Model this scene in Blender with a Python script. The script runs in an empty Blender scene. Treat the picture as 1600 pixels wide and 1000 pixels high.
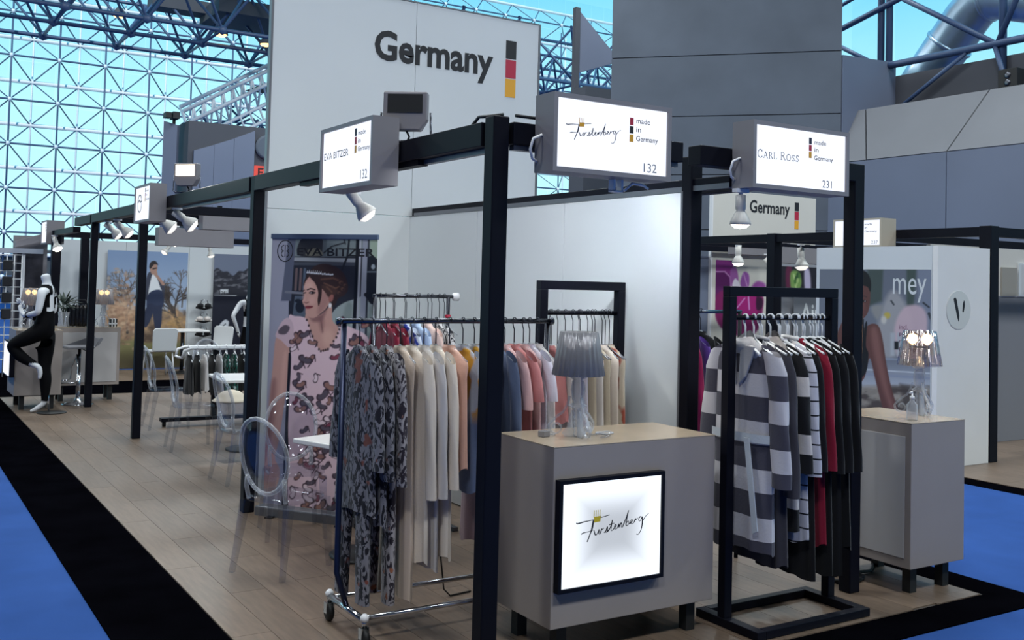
import bpy, bmesh, math, random
import numpy as np
from mathutils import Matrix, Vector
R_ = random.Random(7)
C = bpy.context.scene.collection
sc = bpy.context.scene
PI = math.pi
# ------------------------------------------------------------------ camera, world, lights, exposure
F_PX = 1600.0
cam_d = bpy.data.cameras.new('camera'); cam = bpy.data.objects.new('camera', cam_d); C.objects.link(cam); sc.camera = cam
cam_d.sensor_fit = 'HORIZONTAL'; cam_d.sensor_width = 36.0; cam_d.lens = F_PX/1600.0*36.0
cam_d.shift_x = (800-811)/1600.0; cam_d.shift_y = (381-500)/1600.0
cam_d.clip_end = 400; cam_d.clip_start = .05
RX = (0.845, 0.041, 0.533); RY = (-0.534, 0.018, 0.846); RZ = (0.025, -0.999, 0.037)
cx = Vector((RX[0], RY[0], RZ[0])); cz = -Vector((RX[2], RY[2], RZ[2])).normalized()
cy = cz.cross(cx).normalized(); cx = cy.cross(cz)
M = Matrix((cx, cy, cz)).transposed().to_4x4(); M.translation = (-2.415, -4.048, 1.76)
cam.matrix_world = M

sc.view_settings.view_transform = 'Standard'; sc.view_settings.look = 'None'
sc.view_settings.gamma = 1.0; sc.view_settings.use_curve_mapping = False
sc.view_settings.exposure = 0.0
cyc = sc.cycles
cyc.use_denoising = True; cyc.max_bounces = 8; cyc.transparent_max_bounces = 24; cyc.diffuse_bounces = 3
cyc.glossy_bounces = 3; cyc.transmission_bounces = 6; cyc.caustics_reflective = False; cyc.caustics_refractive = False
cyc.sample_clamp_indirect = 4.0

world = bpy.data.worlds.new('sky'); sc.world = world; world.use_nodes = True
nt = world.node_tree; nt.nodes.clear()
wo = nt.nodes.new('ShaderNodeOutputWorld'); bg = nt.nodes.new('ShaderNodeBackground')
tc = nt.nodes.new('ShaderNodeTexCoord'); sp = nt.nodes.new('ShaderNodeSeparateXYZ'); rp = nt.nodes.new('ShaderNodeValToRGB')
nt.links.new(tc.outputs['Generated'], sp.inputs[0]); nt.links.new(sp.outputs['Z'], rp.inputs[0])
nt.links.new(rp.outputs[0], bg.inputs['Color']); nt.links.new(bg.outputs[0], wo.inputs['Surface'])
rp.color_ramp.elements[0].position = 0.0; rp.color_ramp.elements[0].color = (.60, .96, .99, 1); _e = rp.color_ramp.elements.new(.15); _e.color = (.50, .91, .98, 1)
rp.color_ramp.elements[-1].position = .31; rp.color_ramp.elements[-1].color = (.12, .58, .90, 1)
bg.inputs['Strength'].default_value = 1.2

def area(name, loc, size, power, col=(1, 1, 1), aim=None, sy=None):
    d = bpy.data.lights.new(name, 'AREA'); d.energy = power; d.color = col; d.size = size
    if sy: d.shape = 'RECTANGLE'; d.size_y = sy
    o = bpy.data.objects.new(name, d); C.objects.link(o); o.location = loc
    if aim is not None:
        o.rotation_euler = (Vector(aim)-Vector(loc)).to_track_quat('-Z', 'Y').to_euler()
    return o
for hx in (-9, 0, 9, 17):                      # high-bay lamps under the hall roof
    for hy in (-9, 3, 15, 29):
        area('high_bay_lamp', (hx, hy, 14.4), 2.0, 1080 if hy < 0 else 850, (.86, .93, .95))

sun_d = bpy.data.lights.new('sun', 'SUN'); sun_d.energy = 3.2; sun_d.color = (1, .97, .9); sun_d.angle = .01
sun = bpy.data.objects.new('sun', sun_d); C.objects.link(sun); sun.rotation_euler = Vector((.35, .72, -.60)).to_track_quat('-Z', 'Y').to_euler()   # through the atrium roof onto the facade frame

# ------------------------------------------------------------------ helpers
def lin(c):
    return tuple(((v/255.0)/12.92 if v/255.0 <= .04045 else ((v/255.0+.055)/1.055)**2.4) for v in c)

def mat(name, rgb, rough=.5, metal=0.0, noise=0.0, nscale=8.0, bump=0.0, bscale=60.0, emit=None, estr=0.0, spec=None, coat=0.0, randv=0.0):
    m = bpy.data.materials.new(name); m.use_nodes = True
    n = m.node_tree; b = n.nodes['Principled BSDF']; L = n.links
    col = lin(rgb) + (1,)
    b.inputs['Base Color'].default_value = col; b.inputs['Roughness'].default_value = rough; b.inputs['Metallic'].default_value = metal
    if spec is not None: b.inputs['Specular IOR Level'].default_value = spec
    if coat: b.inputs['Coat Weight'].default_value = coat
    if noise or bump:
        t = n.nodes.new('ShaderNodeTexCoord')
    if noise:
        nz = n.nodes.new('ShaderNodeTexNoise'); nz.inputs['Scale'].default_value = nscale; nz.inputs['Detail'].default_value = 5
        L.new(t.outputs['Object'], nz.inputs['Vector'])
        hs = n.nodes.new('ShaderNodeHueSaturation'); hs.inputs['Color'].default_value = col
        mr = n.nodes.new('ShaderNodeMapRange'); mr.inputs['From Min'].default_value = .25; mr.inputs['From Max'].default_value = .75
        mr.inputs['To Min'].default_value = 1-noise; mr.inputs['To Max'].default_value = 1+noise
        L.new(nz.outputs['Fac'], mr.inputs['Value']); L.new(mr.outputs[0], hs.inputs['Value']); L.new(hs.outputs[0], b.inputs['Base Color'])
        if randv:
            oi = n.nodes.new('ShaderNodeObjectInfo'); m2 = n.nodes.new('ShaderNodeMapRange')
            m2.inputs['To Min'].default_value = 1-randv; m2.inputs['To Max'].default_value = 1+randv
            mm = n.nodes.new('ShaderNodeMath'); mm.operation = 'MULTIPLY'
            L.new(oi.outputs['Random'], m2.inputs['Value']); L.new(m2.outputs[0], mm.inputs[0]); L.new(mr.outputs[0], mm.inputs[1]); L.new(mm.outputs[0], hs.inputs['Value'])
    if bump:
        bz = n.nodes.new('ShaderNodeTexNoise'); bz.inputs['Scale'].default_value = bscale; bz.inputs['Detail'].default_value = 3
        L.new(t.outputs['Object'], bz.inputs['Vector'])
        bp = n.nodes.new('ShaderNodeBump'); bp.inputs['Strength'].default_value = bump; bp.inputs['Distance'].default_value = .01
        L.new(bz.outputs['Fac'], bp.inputs['Height']); L.new(bp.outputs[0], b.inputs['Normal'])
    if emit is not None:
        b.inputs['Emission Color'].default_value = lin(emit) + (1,); b.inputs['Emission Strength'].default_value = estr
    return m

def clear_mat(name, tint=(235, 238, 242), refl=.5, rough=.04, base=.06, top=.85):
    m = bpy.data.materials.new(name); m.use_nodes = True; n = m.node_tree; n.nodes.clear(); L = n.links
    o = n.nodes.new('ShaderNodeOutputMaterial'); mx = n.nodes.new('ShaderNodeMixShader')
    tr = n.nodes.new('ShaderNodeBsdfTransparent'); gl = n.nodes.new('ShaderNodeBsdfGlossy'); lw = n.nodes.new('ShaderNodeLayerWeight')
    tr.inputs[0].default_value = lin(tint)+(1,); gl.inputs['Roughness'].default_value = rough; gl.inputs['Color'].default_value = (.9, .93, 1, 1)
    lw.inputs['Blend'].default_value = refl
    mr = n.nodes.new('ShaderNodeMapRange'); mr.inputs['To Min'].default_value = base; mr.inputs['To Max'].default_value = top
    L.new(lw.outputs['Facing'], mr.inputs['Value']); L.new(mr.outputs[0], mx.inputs[0]); L.new(tr.outputs[0], mx.inputs[1]); L.new(gl.outputs[0], mx.inputs[2])
    L.new(mx.outputs[0], o.inputs['Surface'])
    return m

def emit_mat(name, rgb, s):
    m = bpy.data.materials.new(name); m.use_nodes = True; n = m.node_tree; n.nodes.clear()
    o = n.nodes.new('ShaderNodeOutputMaterial'); e = n.nodes.new('ShaderNodeEmission')
    e.inputs[0].default_value = lin(rgb)+(1,); e.inputs[1].default_value = s; n.links.new(e.outputs[0], o.inputs['Surface'])
    return m

class MB:
    def __init__(s): s.v = []; s.f = []; s.m = []; s.s = []
    def add(s, vs, fs, m=0, smooth=False):
        o = len(s.v); s.v += [tuple(p) for p in vs]
        for f in fs: s.f.append([i+o for i in f]); s.m.append(m); s.s.append(smooth)
        return s
    def box(s, a, b, m=0, mtx=None):
        x0, y0, z0 = a; x1, y1, z1 = b
        vs = [Vector(p) for p in ((x0,y0,z0),(x1,y0,z0),(x1,y1,z0),(x0,y1,z0),(x0,y0,z1),(x1,y0,z1),(x1,y1,z1),(x0,y1,z1))]
        if mtx is not None: vs = [mtx @ p for p in vs]
        return s.add(vs, [(0,3,2,1),(4,5,6,7),(0,1,5,4),(1,2,6,5),(2,3,7,6),(3,0,4,7)], m)
    def prism(s, poly, n0, n1, frame=None, m=0):
        """poly in (u, v); extruded along n from n0 to n1; frame: 4x4 of u v n"""
        k = len(poly); vs = [Vector((u, v, n0)) for u, v in poly]+[Vector((u, v, n1)) for u, v in poly]
        if frame is not None: vs = [frame @ p for p in vs]
        fs = [list(range(k))[::-1], list(range(k, 2*k))]+[(i, (i+1) % k, (i+1) % k+k, i+k) for i in range(k)]
        return s.add(vs, fs, m)
    def tube(s, pts, r, n=8, m=0, closed=False, cap=True):
        P = [Vector(p) for p in pts]; k = len(P); rr = r if isinstance(r, (list, tuple)) else [r]*k
        T = []
        for i in range(k):
            a = P[(i-1) % k] if (closed or i > 0) else P[i]; b = P[(i+1) % k] if (closed or i < k-1) else P[i]
            t = (b-a); T.append(t.normalized() if t.length > 1e-9 else Vector((0, 0, 1)))
        ref = Vector((0, 0, 1)) if abs(T[0].z) < .9 else Vector((1, 0, 0))
        u = T[0].cross(ref).normalized(); vs = []
        for i in range(k):
            u = (u-T[i]*u.dot(T[i]));  u = u.normalized() if u.length > 1e-6 else T[i].orthogonal().normalized()
            w = T[i].cross(u)
            for j in range(n):
                a = 2*PI*(j+.5)/n; vs.append(P[i]+(u*math.cos(a)+w*math.sin(a))*rr[i])
        fs = []
        for i in range(k if closed else k-1):
            for j in range(n):
                i2 = (i+1) % k; fs.append((i*n+j, i*n+(j+1) % n, i2*n+(j+1) % n, i2*n+j))
        s.add(vs, fs, m, n > 4)
        if cap and not closed:
            o = len(s.v)-len(vs)
            s.f.append([o+j for j in range(n)][::-1]); s.m.append(m); s.s.append(False)
            s.f.append([o+(k-1)*n+j for j in range(n)]); s.m.append(m); s.s.append(False)
        return s
    def lathe(s, prof, n=24, m=0, c=(0, 0, 0), mtx=None, smooth=True, flute=0.0, nf=0):
        vs = []
        for r, z in prof:
            for j in range(n):
                a = 2*PI*j/n; q = r*(1+(flute*math.cos(nf*a) if flute else 0)); p = Vector((c[0]+q*math.cos(a), c[1]+q*math.sin(a), c[2]+z))
                vs.append(mtx @ p if mtx is not None else p)
        fs = []
        for i in range(len(prof)-1):
            for j in range(n): fs.append((i*n+j, i*n+(j+1) % n, (i+1)*n+(j+1) % n, (i+1)*n+j))
        s.add(vs, fs, m, smooth)
        o = len(s.v)-len(vs)
        if prof[0][0] > 1e-5: s.f.append([o+j for j in range(n)][::-1]); s.m.append(m); s.s.append(False)
        if prof[-1][0] > 1e-5: s.f.append([o+(len(prof)-1)*n+j for j in range(n)]); s.m.append(m); s.s.append(False)
        return s
    def ribbon(s, pts, w, n0, n1, m=0):
        """flat stroke in the (u, v) plane with width w (number or list), extruded n0..n1"""
        k = len(pts); P = [Vector((p[0], p[1])) for p in pts]; ww = w if isinstance(w, (list, tuple)) else [w]*k
        l = []; r = []
        for i in range(k):
            t = (P[min(i+1, k-1)]-P[max(i-1, 0)]); t = t.normalized() if t.length > 1e-9 else Vector((1, 0)); nn = Vector((-t.y, t.x))*ww[i]/2
            l.append(P[i]+nn); r.append(P[i]-nn)
        vs = [(p.x, p.y, n0) for p in l]+[(p.x, p.y, n0) for p in r]+[(p.x, p.y, n1) for p in l]+[(p.x, p.y, n1) for p in r]
        fs = []
        for i in range(k-1):
            fs += [(i, i+1, k+i+1, k+i), (2*k+i, 3*k+i, 3*k+i+1, 2*k+i+1), (i, 2*k+i, 2*k+i+1, i+1), (k+i, k+i+1, 3*k+i+1, 3*k+i)]
        fs += [(0, k, 3*k, 2*k), (k-1, 3*k-1, 4*k-1, 2*k-1)]
        return s.add(vs, fs, m)
    def mesh(s, name, mats):
        me = bpy.data.meshes.new(name); me.from_pydata([tuple(p) for p in s.v], [], s.f); me.update()
        for mm in (mats if isinstance(mats, (list, tuple)) else [mats]): me.materials.append(mm)
        me.polygons.foreach_set('material_index', s.m); me.polygons.foreach_set('use_smooth', s.s); me.update()
        return me
    def build(s, name, mats, parent=None, bevel=0.0, label=None):
        o = bpy.data.objects.new(name, s.mesh(name, mats)); C.objects.link(o)
        if parent is not None: o.parent = parent
        if label: o['label'] = label
        if bevel:
            b = o.modifiers.new('bevel', 'BEVEL'); b.width = bevel; b.segments = 2; b.limit_method = 'ANGLE'; b.angle_limit = .7
        return o

def frame(o, u, v):
    u = Vector(u).normalized(); v = Vector(v).normalized(); n = u.cross(v)
    m = Matrix((u, v, n)).transposed().to_4x4(); m.translation = o
    return m
def thing(name, label, cat, loc=(0, 0, 0), rz=0.0, group=None, mtx=None):
    o = bpy.data.objects.new(name, None); C.objects.link(o); o.empty_display_size = .1
    if mtx is not None: o.matrix_world = mtx
    else: o.location = loc; o.rotation_euler = (0, 0, rz)
    return tag(o, label, cat, group)
def tag(o, label, cat, group=None, kind=None):
    o['label'] = label; o['category'] = cat
    if group: o['group'] = group
    if kind: o['kind'] = kind
    return o
def struct(o, label=None):
    o['kind'] = 'structure'
    if label: o['label'] = label
    return o
def sempty(name, label=None, mtx=None):
    o = bpy.data.objects.new(name, None); C.objects.link(o); o.empty_display_size = .1
    if mtx is not None: o.matrix_world = mtx
    return struct(o, label)
def copy_tree(o, parent=None):
    c = o.copy(); C.objects.link(c)
    if parent is not None: c.parent = parent
    for ch in list(o.children): copy_tree(ch, c)
    return c
def dup(o, label=None, loc=None, rz=None, group=None, mtx=None):
    c = copy_tree(o)
    if mtx is not None: c.matrix_world = mtx
    if loc is not None: c.location = loc
    if rz is not None: c.rotation_euler = (0, 0, rz)
    if label: c['label'] = label
    if group: c['group'] = group
    return c

def text(name, body, parent, m, box, bold=0.0, depth=.0006, n=0.0, label=None, shear=0.0):
    """lettering fitted into box = (u0, v0, u1, v1) of the parent's local u v plane, standing n proud"""
    cu = bpy.data.curves.new(name, 'FONT'); cu.body = body; cu.size = 1.0; cu.offset = bold; cu.shear = shear; cu.resolution_u = 3
    to = bpy.data.objects.new(name, cu); C.objects.link(to)
    bpy.context.view_layer.update()
    me = bpy.data.meshes.new_from_object(to.evaluated_get(bpy.context.evaluated_depsgraph_get()))
    bpy.data.objects.remove(to); bpy.data.curves.remove(cu)
    k = len(me.vertices); co = np.empty(k*3, 'f'); me.vertices.foreach_get('co', co); co = co.reshape(-1, 3)
    mn = co.min(0); mx = co.max(0); u0, v0, u1, v1 = box
    co[:, 0] = u0+(co[:, 0]-mn[0])/(mx[0]-mn[0])*(u1-u0); co[:, 1] = v0+(co[:, 1]-mn[1])/(mx[1]-mn[1])*(v1-v0); co[:, 2] = n+depth
    me.vertices.foreach_set('co', co.ravel()); me.materials.clear(); me.materials.append(m); me.update()
    o = bpy.data.objects.new(name, me); C.objects.link(o); o.parent = parent
    if label: o['label'] = label
    return o

class Canvas:
    """a flat print painted on a fine grid; q = the artwork coordinates of the four corners TL TR BR BL"""
    def __init__(s, W, H, q, base):
        s.W, s.H = W, H
        t, u = np.meshgrid(np.linspace(0, 1, H+1), np.linspace(0, 1, W+1), indexing='ij')
        q = np.array(q, float)
        P = (q[0]*((1-u)*(1-t))[..., None]+q[1]*(u*(1-t))[..., None]+q[2]*(u*t)[..., None]+q[3]*((1-u)*t)[..., None])
        s.X, s.Y = P[..., 0], P[..., 1]; s.c = np.empty((H+1, W+1, 3)); s.c[:] = base; s.rng = np.random.RandomState(3)
    def put(s, a, col, sl=None):
        a = a[..., None]; cc = s.c if sl is None else s.c[sl]
        cc[:] = cc*(1-a)+np.array(col, float)*a
    def win(s, x0, y0, x1, y1):
        k = (s.X >= x0) & (s.X <= x1) & (s.Y >= y0) & (s.Y <= y1)
        if not k.any(): return None
        r = np.where(k.any(1))[0]; c = np.where(k.any(0))[0]
        return (slice(r[0], r[-1]+1), slice(c[0], c[-1]+1))
    def poly(s, pts, col, soft=1.2, alpha=1.0):
        p = np.array(pts, float); w = s.win(p[:, 0].min()-soft-2, p[:, 1].min()-soft-2, p[:, 0].max()+soft+2, p[:, 1].max()+soft+2)
        if w is None: return
        X, Y = s.X[w], s.Y[w]; d = np.full(X.shape, 1e9); ins = np.zeros(X.shape, bool)
        for i in range(len(p)):
            (x0, y0), (x1, y1) = p[i], p[(i+1) % len(p)]; ex, ey = x1-x0, y1-y0; L2 = ex*ex+ey*ey+1e-9
            t = np.clip(((X-x0)*ex+(Y-y0)*ey)/L2, 0, 1); d = np.minimum(d, np.hypot(X-x0-t*ex, Y-y0-t*ey))
            if y0 != y1:
                cr = ((y0 > Y) != (y1 > Y)) & (X < (x1-x0)*(Y-y0)/(y1-y0)+x0); ins ^= cr
        sd = np.where(ins, -d, d); s.put(np.clip(.5-sd/soft, 0, 1)*alpha, col, w)
    def smooth(s, pts, col, soft=1.2, alpha=1.0, k=5):
        """closed Catmull-Rom outline"""
        p = np.array(pts, float); n = len(p); out = []
        for i in range(n):
            a, b, c_, d = p[i-1], p[i], p[(i+1) % n], p[(i+2) % n]
            for j in range(k):
                t = j/k; out.append(.5*((2*b)+(-a+c_)*t+(2*a-5*b+4*c_-d)*t*t+(-a+3*b-3*c_+d)*t**3))
        s.poly(out, col, soft, alpha)
    def ell(s, cx, cy, rx, ry, col, soft=1.2, alpha=1.0, rot=0.0):
        w = s.win(cx-max(rx, ry)-3-soft, cy-max(rx, ry)-3-soft, cx+max(rx, ry)+3+soft, cy+max(rx, ry)+3+soft)
        if w is None: return
        X, Y = s.X[w]-cx, s.Y[w]-cy; c_, s_ = math.cos(rot), math.sin(rot)
        r = np.hypot((X*c_+Y*s_)/rx, (-X*s_+Y*c_)/ry); s.put(np.clip(.5-(r-1)*min(rx, ry)/soft, 0, 1)*alpha, col, w)
    def line(s, pts, wd, col, soft=1.0, alpha=1.0):
        p = np.array(pts, float); w = s.win(p[:, 0].min()-wd-3, p[:, 1].min()-wd-3, p[:, 0].max()+wd+3, p[:, 1].max()+wd+3)
        if w is None: return
        X, Y = s.X[w], s.Y[w]; d = np.full(X.shape, 1e9)
        for i in range(len(p)-1):
            (x0, y0), (x1, y1) = p[i], p[i+1]; ex, ey = x1-x0, y1-y0; L2 = ex*ex+ey*ey+1e-9
            t = np.clip(((X-x0)*ex+(Y-y0)*ey)/L2, 0, 1); d = np.minimum(d, np.hypot(X-x0-t*ex, Y-y0-t*ey))
        s.put(np.clip(.5-(d-wd/2)/soft, 0, 1)*alpha, col, w)
    def fbm(s, scale, seed=0, ax=1.0, ay=1.0):
        rg = np.random.RandomState(seed); out = np.zeros(s.X.shape); amp = 1.0; tot = 0
        for o in range(4):
            g = rg.rand(64, 64); x = s.X*ax/scale*2**o; y = s.Y*ay/scale*2**o; xi = np.floor(x).astype(int); yi = np.floor(y).astype(int)
            fx = x-xi; fy = y-yi; fx = fx*fx*(3-2*fx); fy = fy*fy*(3-2*fy)
            v = (g[yi % 64, xi % 64]*(1-fx)+g[yi % 64, (xi+1) % 64]*fx)*(1-fy)+(g[(yi+1) % 64, xi % 64]*(1-fx)+g[(yi+1) % 64, (xi+1) % 64]*fx)*fy
            out += v*amp; tot += amp; amp *= .5
        return out/tot
    def build(s, name, parent, w, h, n=0.0, u0=0.0, v0=0.0, gain=1.0, rough=.45, label=None):
        H1, W1 = s.c.shape[:2]; c = np.clip(s.c*gain/255.0, 0, 1); c = np.where(c <= .04045, c/12.92, ((c+.055)/1.055)**2.4)
        t, u = np.meshgrid(np.linspace(1, 0, H1), np.linspace(0, 1, W1), indexing='ij')
        co = np.stack([u0+u*w, v0+t*h, np.full_like(u, n)], -1).reshape(-1, 3)
        i = np.arange((H1-1)*(W1-1)); r = i//(W1-1); cc = i % (W1-1); a = r*W1+cc
        f = np.stack([a+W1, a+W1+1, a+1, a], -1)
        me = bpy.data.meshes.new(name); me.vertices.add(len(co)); me.vertices.foreach_set('co', co.ravel())
        me.loops.add(f.size); me.loops.foreach_set('vertex_index', f.ravel().astype('i4')); me.polygons.add(len(f))
        me.polygons.foreach_set('loop_start', np.arange(0, f.size, 4).astype('i4')); me.update(); me.validate()
        at = me.color_attributes.new('print', 'FLOAT_COLOR', 'POINT'); at.data.foreach_set('color', np.concatenate([c.reshape(-1, 3), np.ones((len(co), 1))], 1).astype('f').ravel())
        me.materials.append(print_mat(rough))
        o = bpy.data.objects.new(name, me); C.objects.link(o); o.parent = parent
        if label: o['label'] = label
        return o
_pm = {}
def print_mat(rough):
    if rough not in _pm:
        m = bpy.data.materials.new('print_ink'); m.use_nodes = True; n = m.node_tree
        a = n.nodes.new('ShaderNodeVertexColor'); a.layer_name = 'print'; b = n.nodes['Principled BSDF']
        n.links.new(a.outputs['Color'], b.inputs['Base Color']); b.inputs['Roughness'].default_value = rough; _pm[rough] = m
    return _pm[rough]

# ------------------------------------------------------------------ materials
M_BLACK = mat('black_steel', (13, 14, 24), .5, 0, .12, 5, spec=.14)
M_RAIL = mat('grey_aluminium_rail', (120, 122, 128), .4, .6)
M_WHITE = mat('white_panel', (206, 210, 213), .55, 0, .03, 1.2)
M_SIGNGREY = mat('grey_box', (128, 124, 128), .5, 0, .04, 4)
M_COUNTER = mat('greige_laminate', (146, 136, 131), .42, 0, .04, 3, .04, 30)
M_COUNTERTOP = mat('cream_laminate', (166, 150, 130), .16, 0, .04, 5)
M_COUNTERPANEL = mat('light_inset', (172, 168, 168), .45, 0, .05, 3)
M_CARPET_B = mat('blue_carpet', (40, 72, 132), .95, 0, .10, 3, .35, 500, spec=.1)
M_CARPET_K = mat('black_carpet', (5, 5, 8), 1.0, 0, .35, 3, .4, 400, spec=0.0)
M_CHROME = mat('chrome', (205, 207, 212), .16, 1.0)
M_DKCHROME = mat('dark_chrome', (90, 92, 100), .25, 1.0)
M_RUBBER = mat('black_rubber', (14, 14, 16), .6)
M_CLEAR = clear_mat('clear_acrylic', (240, 241, 244), .24, .08, .025, .2)
M_GLASSY = clear_mat('clear_crystal', (238, 240, 244), .42, .04, .16, .62)
_n = M_GLASSY.node_tree; _p = _n.nodes.new('ShaderNodeBsdfPrincipled'); _p.inputs['Base Color'].default_value = (.72, .74, .78, 1); _p.inputs['Roughness'].default_value = .10; _p.inputs['Specular IOR Level'].default_value = .9  # whitish body colour stands in for bright lamp highlights on the crystal
_n.links.new(_p.outputs[0], [x for x in _n.nodes if x.type == 'MIX_SHADER'][0].inputs[2])
M_SMOKE = clear_mat('smoky_acrylic', (186, 187, 194), .40, .3, .30, .62)
_n = M_SMOKE.node_tree; _g = [x for x in _n.nodes if x.type == 'BSDF_GLOSSY'][0]; _p = _n.nodes.new('ShaderNodeBsdfPrincipled'); _p.inputs['Base Color'].default_value = (.46, .45, .47, 1); _p.inputs['Roughness'].default_value = .22; _p.inputs['Metallic'].default_value = .15
_x = [x for x in _n.nodes if x.type == 'MIX_SHADER'][0]; _n.links.new(_p.outputs[0], _x.inputs[2])   # a tinted body rather than pure reflection
M_WPLASTIC = mat('white_plastic', (225, 225, 228), .4)
M_LAMPGREY = mat('white_lamp_housing', (196, 193, 188), .4)
M_BULB = emit_mat('lit_bulb', (255, 244, 226), 14)
M_BULB_DIM = mat('frosted_bulb', (225, 225, 225), .3, emit=(255, 250, 240), estr=.9)  # faint glow put into the bulb material, even on unlit lamps
M_LIGHTFACE = emit_mat('lit_sign_face', (232, 238, 252), 1.25)
M_INK = mat('black_ink', (24, 24, 30), .6)
M_NAVY = mat('dark_navy_ink', (30, 34, 58), .6)
M_RED = mat('red_ink', (176, 34, 62), .5)
M_GOLD = mat('gold_ink', (222, 160, 44), .5)
M_GREYINK = mat('grey_ink', (110, 114, 126), .6)
M_CONC = mat('grey_concrete', (84, 92, 104), .75, 0, .16, .7, .08, 8)
M_CONC_D = mat('dark_grey_concrete', (70, 72, 80), .8, 0, .1, .5)
M_CONC_LIT = mat('lamp_toned_concrete', (122, 124, 130), .75, 0, .07, .6, .05, 8)  # tone of the leaning band: lamp light put into the concrete colour
M_CONC_B = mat('blue_grey_panel', (104, 112, 132), .5, 0, .08, .4)
M_STEEL_B = mat('painted_blue_steel', (58, 78, 112), .5)
M_STEEL_W = mat('painted_white_steel', (215, 222, 232), .45)
M_DUCT = mat('galvanised_duct', (176, 190, 206), .32, .85, .1, 4)
M_PANE = clear_mat('window_glass', (248, 252, 253), .06, .35, .004, .2)
M_SEAM = mat('dark_seam', (38, 38, 44), .8)
M_WOOD = mat('oak_vinyl', (102, 86, 73), .42, 0, .22, 6, .03, 40, randv=.13)
M_SUB = mat('subfloor', (60, 52, 46), .8)
_n = M_WOOD.node_tree   # stretch the grain along the plank
_mp = _n.nodes.new('ShaderNodeMapping'); _mp.inputs['Scale'].default_value = (7, .9, 7)
_tc = [x for x in _n.nodes if x.type == 'TEX_COORD'][0]; _nz = [x for x in _n.nodes if x.type == 'TEX_NOISE'][0]
_n.links.new(_tc.outputs['Object'], _mp.inputs[0]); _n.links.new(_mp.outputs[0], _nz.inputs['Vector'])

# ------------------------------------------------------------------ the setting
struct(MB().box((-40, -20, -.10), (60, 66, -.004)).build('floor', M_CARPET_B), 'bright blue exhibition aisle carpet')
def deck(nm, x0, x1, y0, y1, label, pw=.2, pl=1.25, planks=True):
    """vinyl plank deck of a booth island; every plank its own piece"""
    d = struct(MB().box((x0, y0, -.003), (x1, y1, .004)).build(nm, M_SUB), label)
    if not planks: return d
    me = MB().box((.0012, .0012, 0), (pw-.0012, pl-.0012, .006)).mesh('plank', M_WOOD); i = 0; x = x0
    while x < x1-.02:
        w = min(pw, x1-x); y = y0-(i*.47 % 1)*pl
        while y < y1-.01:
            a = max(y, y0); b = min(y+pl, y1)
            if b-a > .02:
                o = bpy.data.objects.new('plank', me); C.objects.link(o); o.parent = d; o.location = (x, a, .004); o.scale = (w/pw, (b-a)/pl, 1)
            y += pl
        x += pw; i += 1
    return d
deck('floor_booth', -.88, 3.14, -.40, 11.55, 'wood look vinyl plank floor of the booth island', .2, 1.3)
deck('floor_far_booth', .2, 9.2, 13.3, 15.25, 'wood look vinyl floor of the next booth island', .3, 1.9)
deck('floor_side_booth', 6.45, 13.5, -2, 9.1, 'wood look vinyl floor of the booths across the aisle', .6, 1.8)
t = MB()
t.box((-1.38, -.66, -.003), (-.88, 13.3, .004)); t.box((-.88, -.66, -.003), (3.40, -.40, .004)); t.box((3.14, -.40, -.003), (3.40, 11.55, .004))
t.box((-.88, 11.55, -.003), (9.5, 13.3, .004)); t.box((-1.38, 13.3, -.003), (.2, 15.3, .0035))
struct(t.build('trim_1', M_CARPET_K), 'black carpet border round the booth island')
struct(MB().box((6.2, -2.2, -.003), (6.45, 9.2, .004)).build('trim_2', M_CARPET_K), 'black carpet border of the booths across the aisle')

# booth walls (white panels in slim aluminium profiles)
wr = sempty('wall_rear', 'tall white panel wall with Germany lettering', frame((.235, 3.95, 0), (1, 0, 0), (0, 0, 1)))
for a, b, c_, d in ((0, 1.275, .02, 2.297), (1.279, 2.55, .02, 2.297), (0, 1.275, 2.301, 4.17), (1.279, 2.55, 2.301, 4.17)):
    MB().box((a, c_, -.05), (b, d, 0)).build('panel', M_WHITE, wr, .002)
MB().box((-.02, .0, -.055), (-.001, 4.18, .004)).build('edge_profile', M_RAIL, wr); MB().box((2.551, .0, -.055), (2.57, 4.18, .004)).build('edge_profile', M_RAIL, wr)
MB().box((0, 4.171, -.055), (2.55, 4.182, .004)).build('edge_profile', M_RAIL, wr)
text('lettering', 'Germany', wr, M_INK, (.885, 3.545, 2.06, 3.885), .03, n=.002)
for a, mm, k in ((3.81, M_INK, 0), (3.632, M_RED, 1), (3.455, M_GOLD, 2)):
    MB().box((2.195, a, 0), (2.305, a+.168, .003)).build('flag_block', mm, wr, label=('black flag block', 'red flag block', 'gold flag block')[k])
wp = sempty('wall_partition', 'white partition wall between the two front booths', frame((1.5, 3.95, 0), (0, -1, 0), (0, 0, 1)))
for k in range(3):
    MB().box((k*1.173+.002, .02, -.05), ((k+1)*1.173-.002, 2.295, 0)).build('panel', M_WHITE, wp, .002)
MB().box((3.521, 0, -.052), (3.535, 2.3, .002)).build('edge_profile', M_RAIL, wp)
MB().box((0, 2.296, -.052), (3.535, 2.302, .002)).build('edge_profile', M_RAIL, wp)
ws = sempty('wall_side', 'white rear wall of the second row of booths', frame((.3, 15.25, 0), (1, 0, 0), (0, 0, 1)))
for k in range(8): MB().box((k*1.12, .02, -.05), ((k+1)*1.12-.004, 2.3, 0)).build('panel', M_WHITE, ws)

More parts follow.
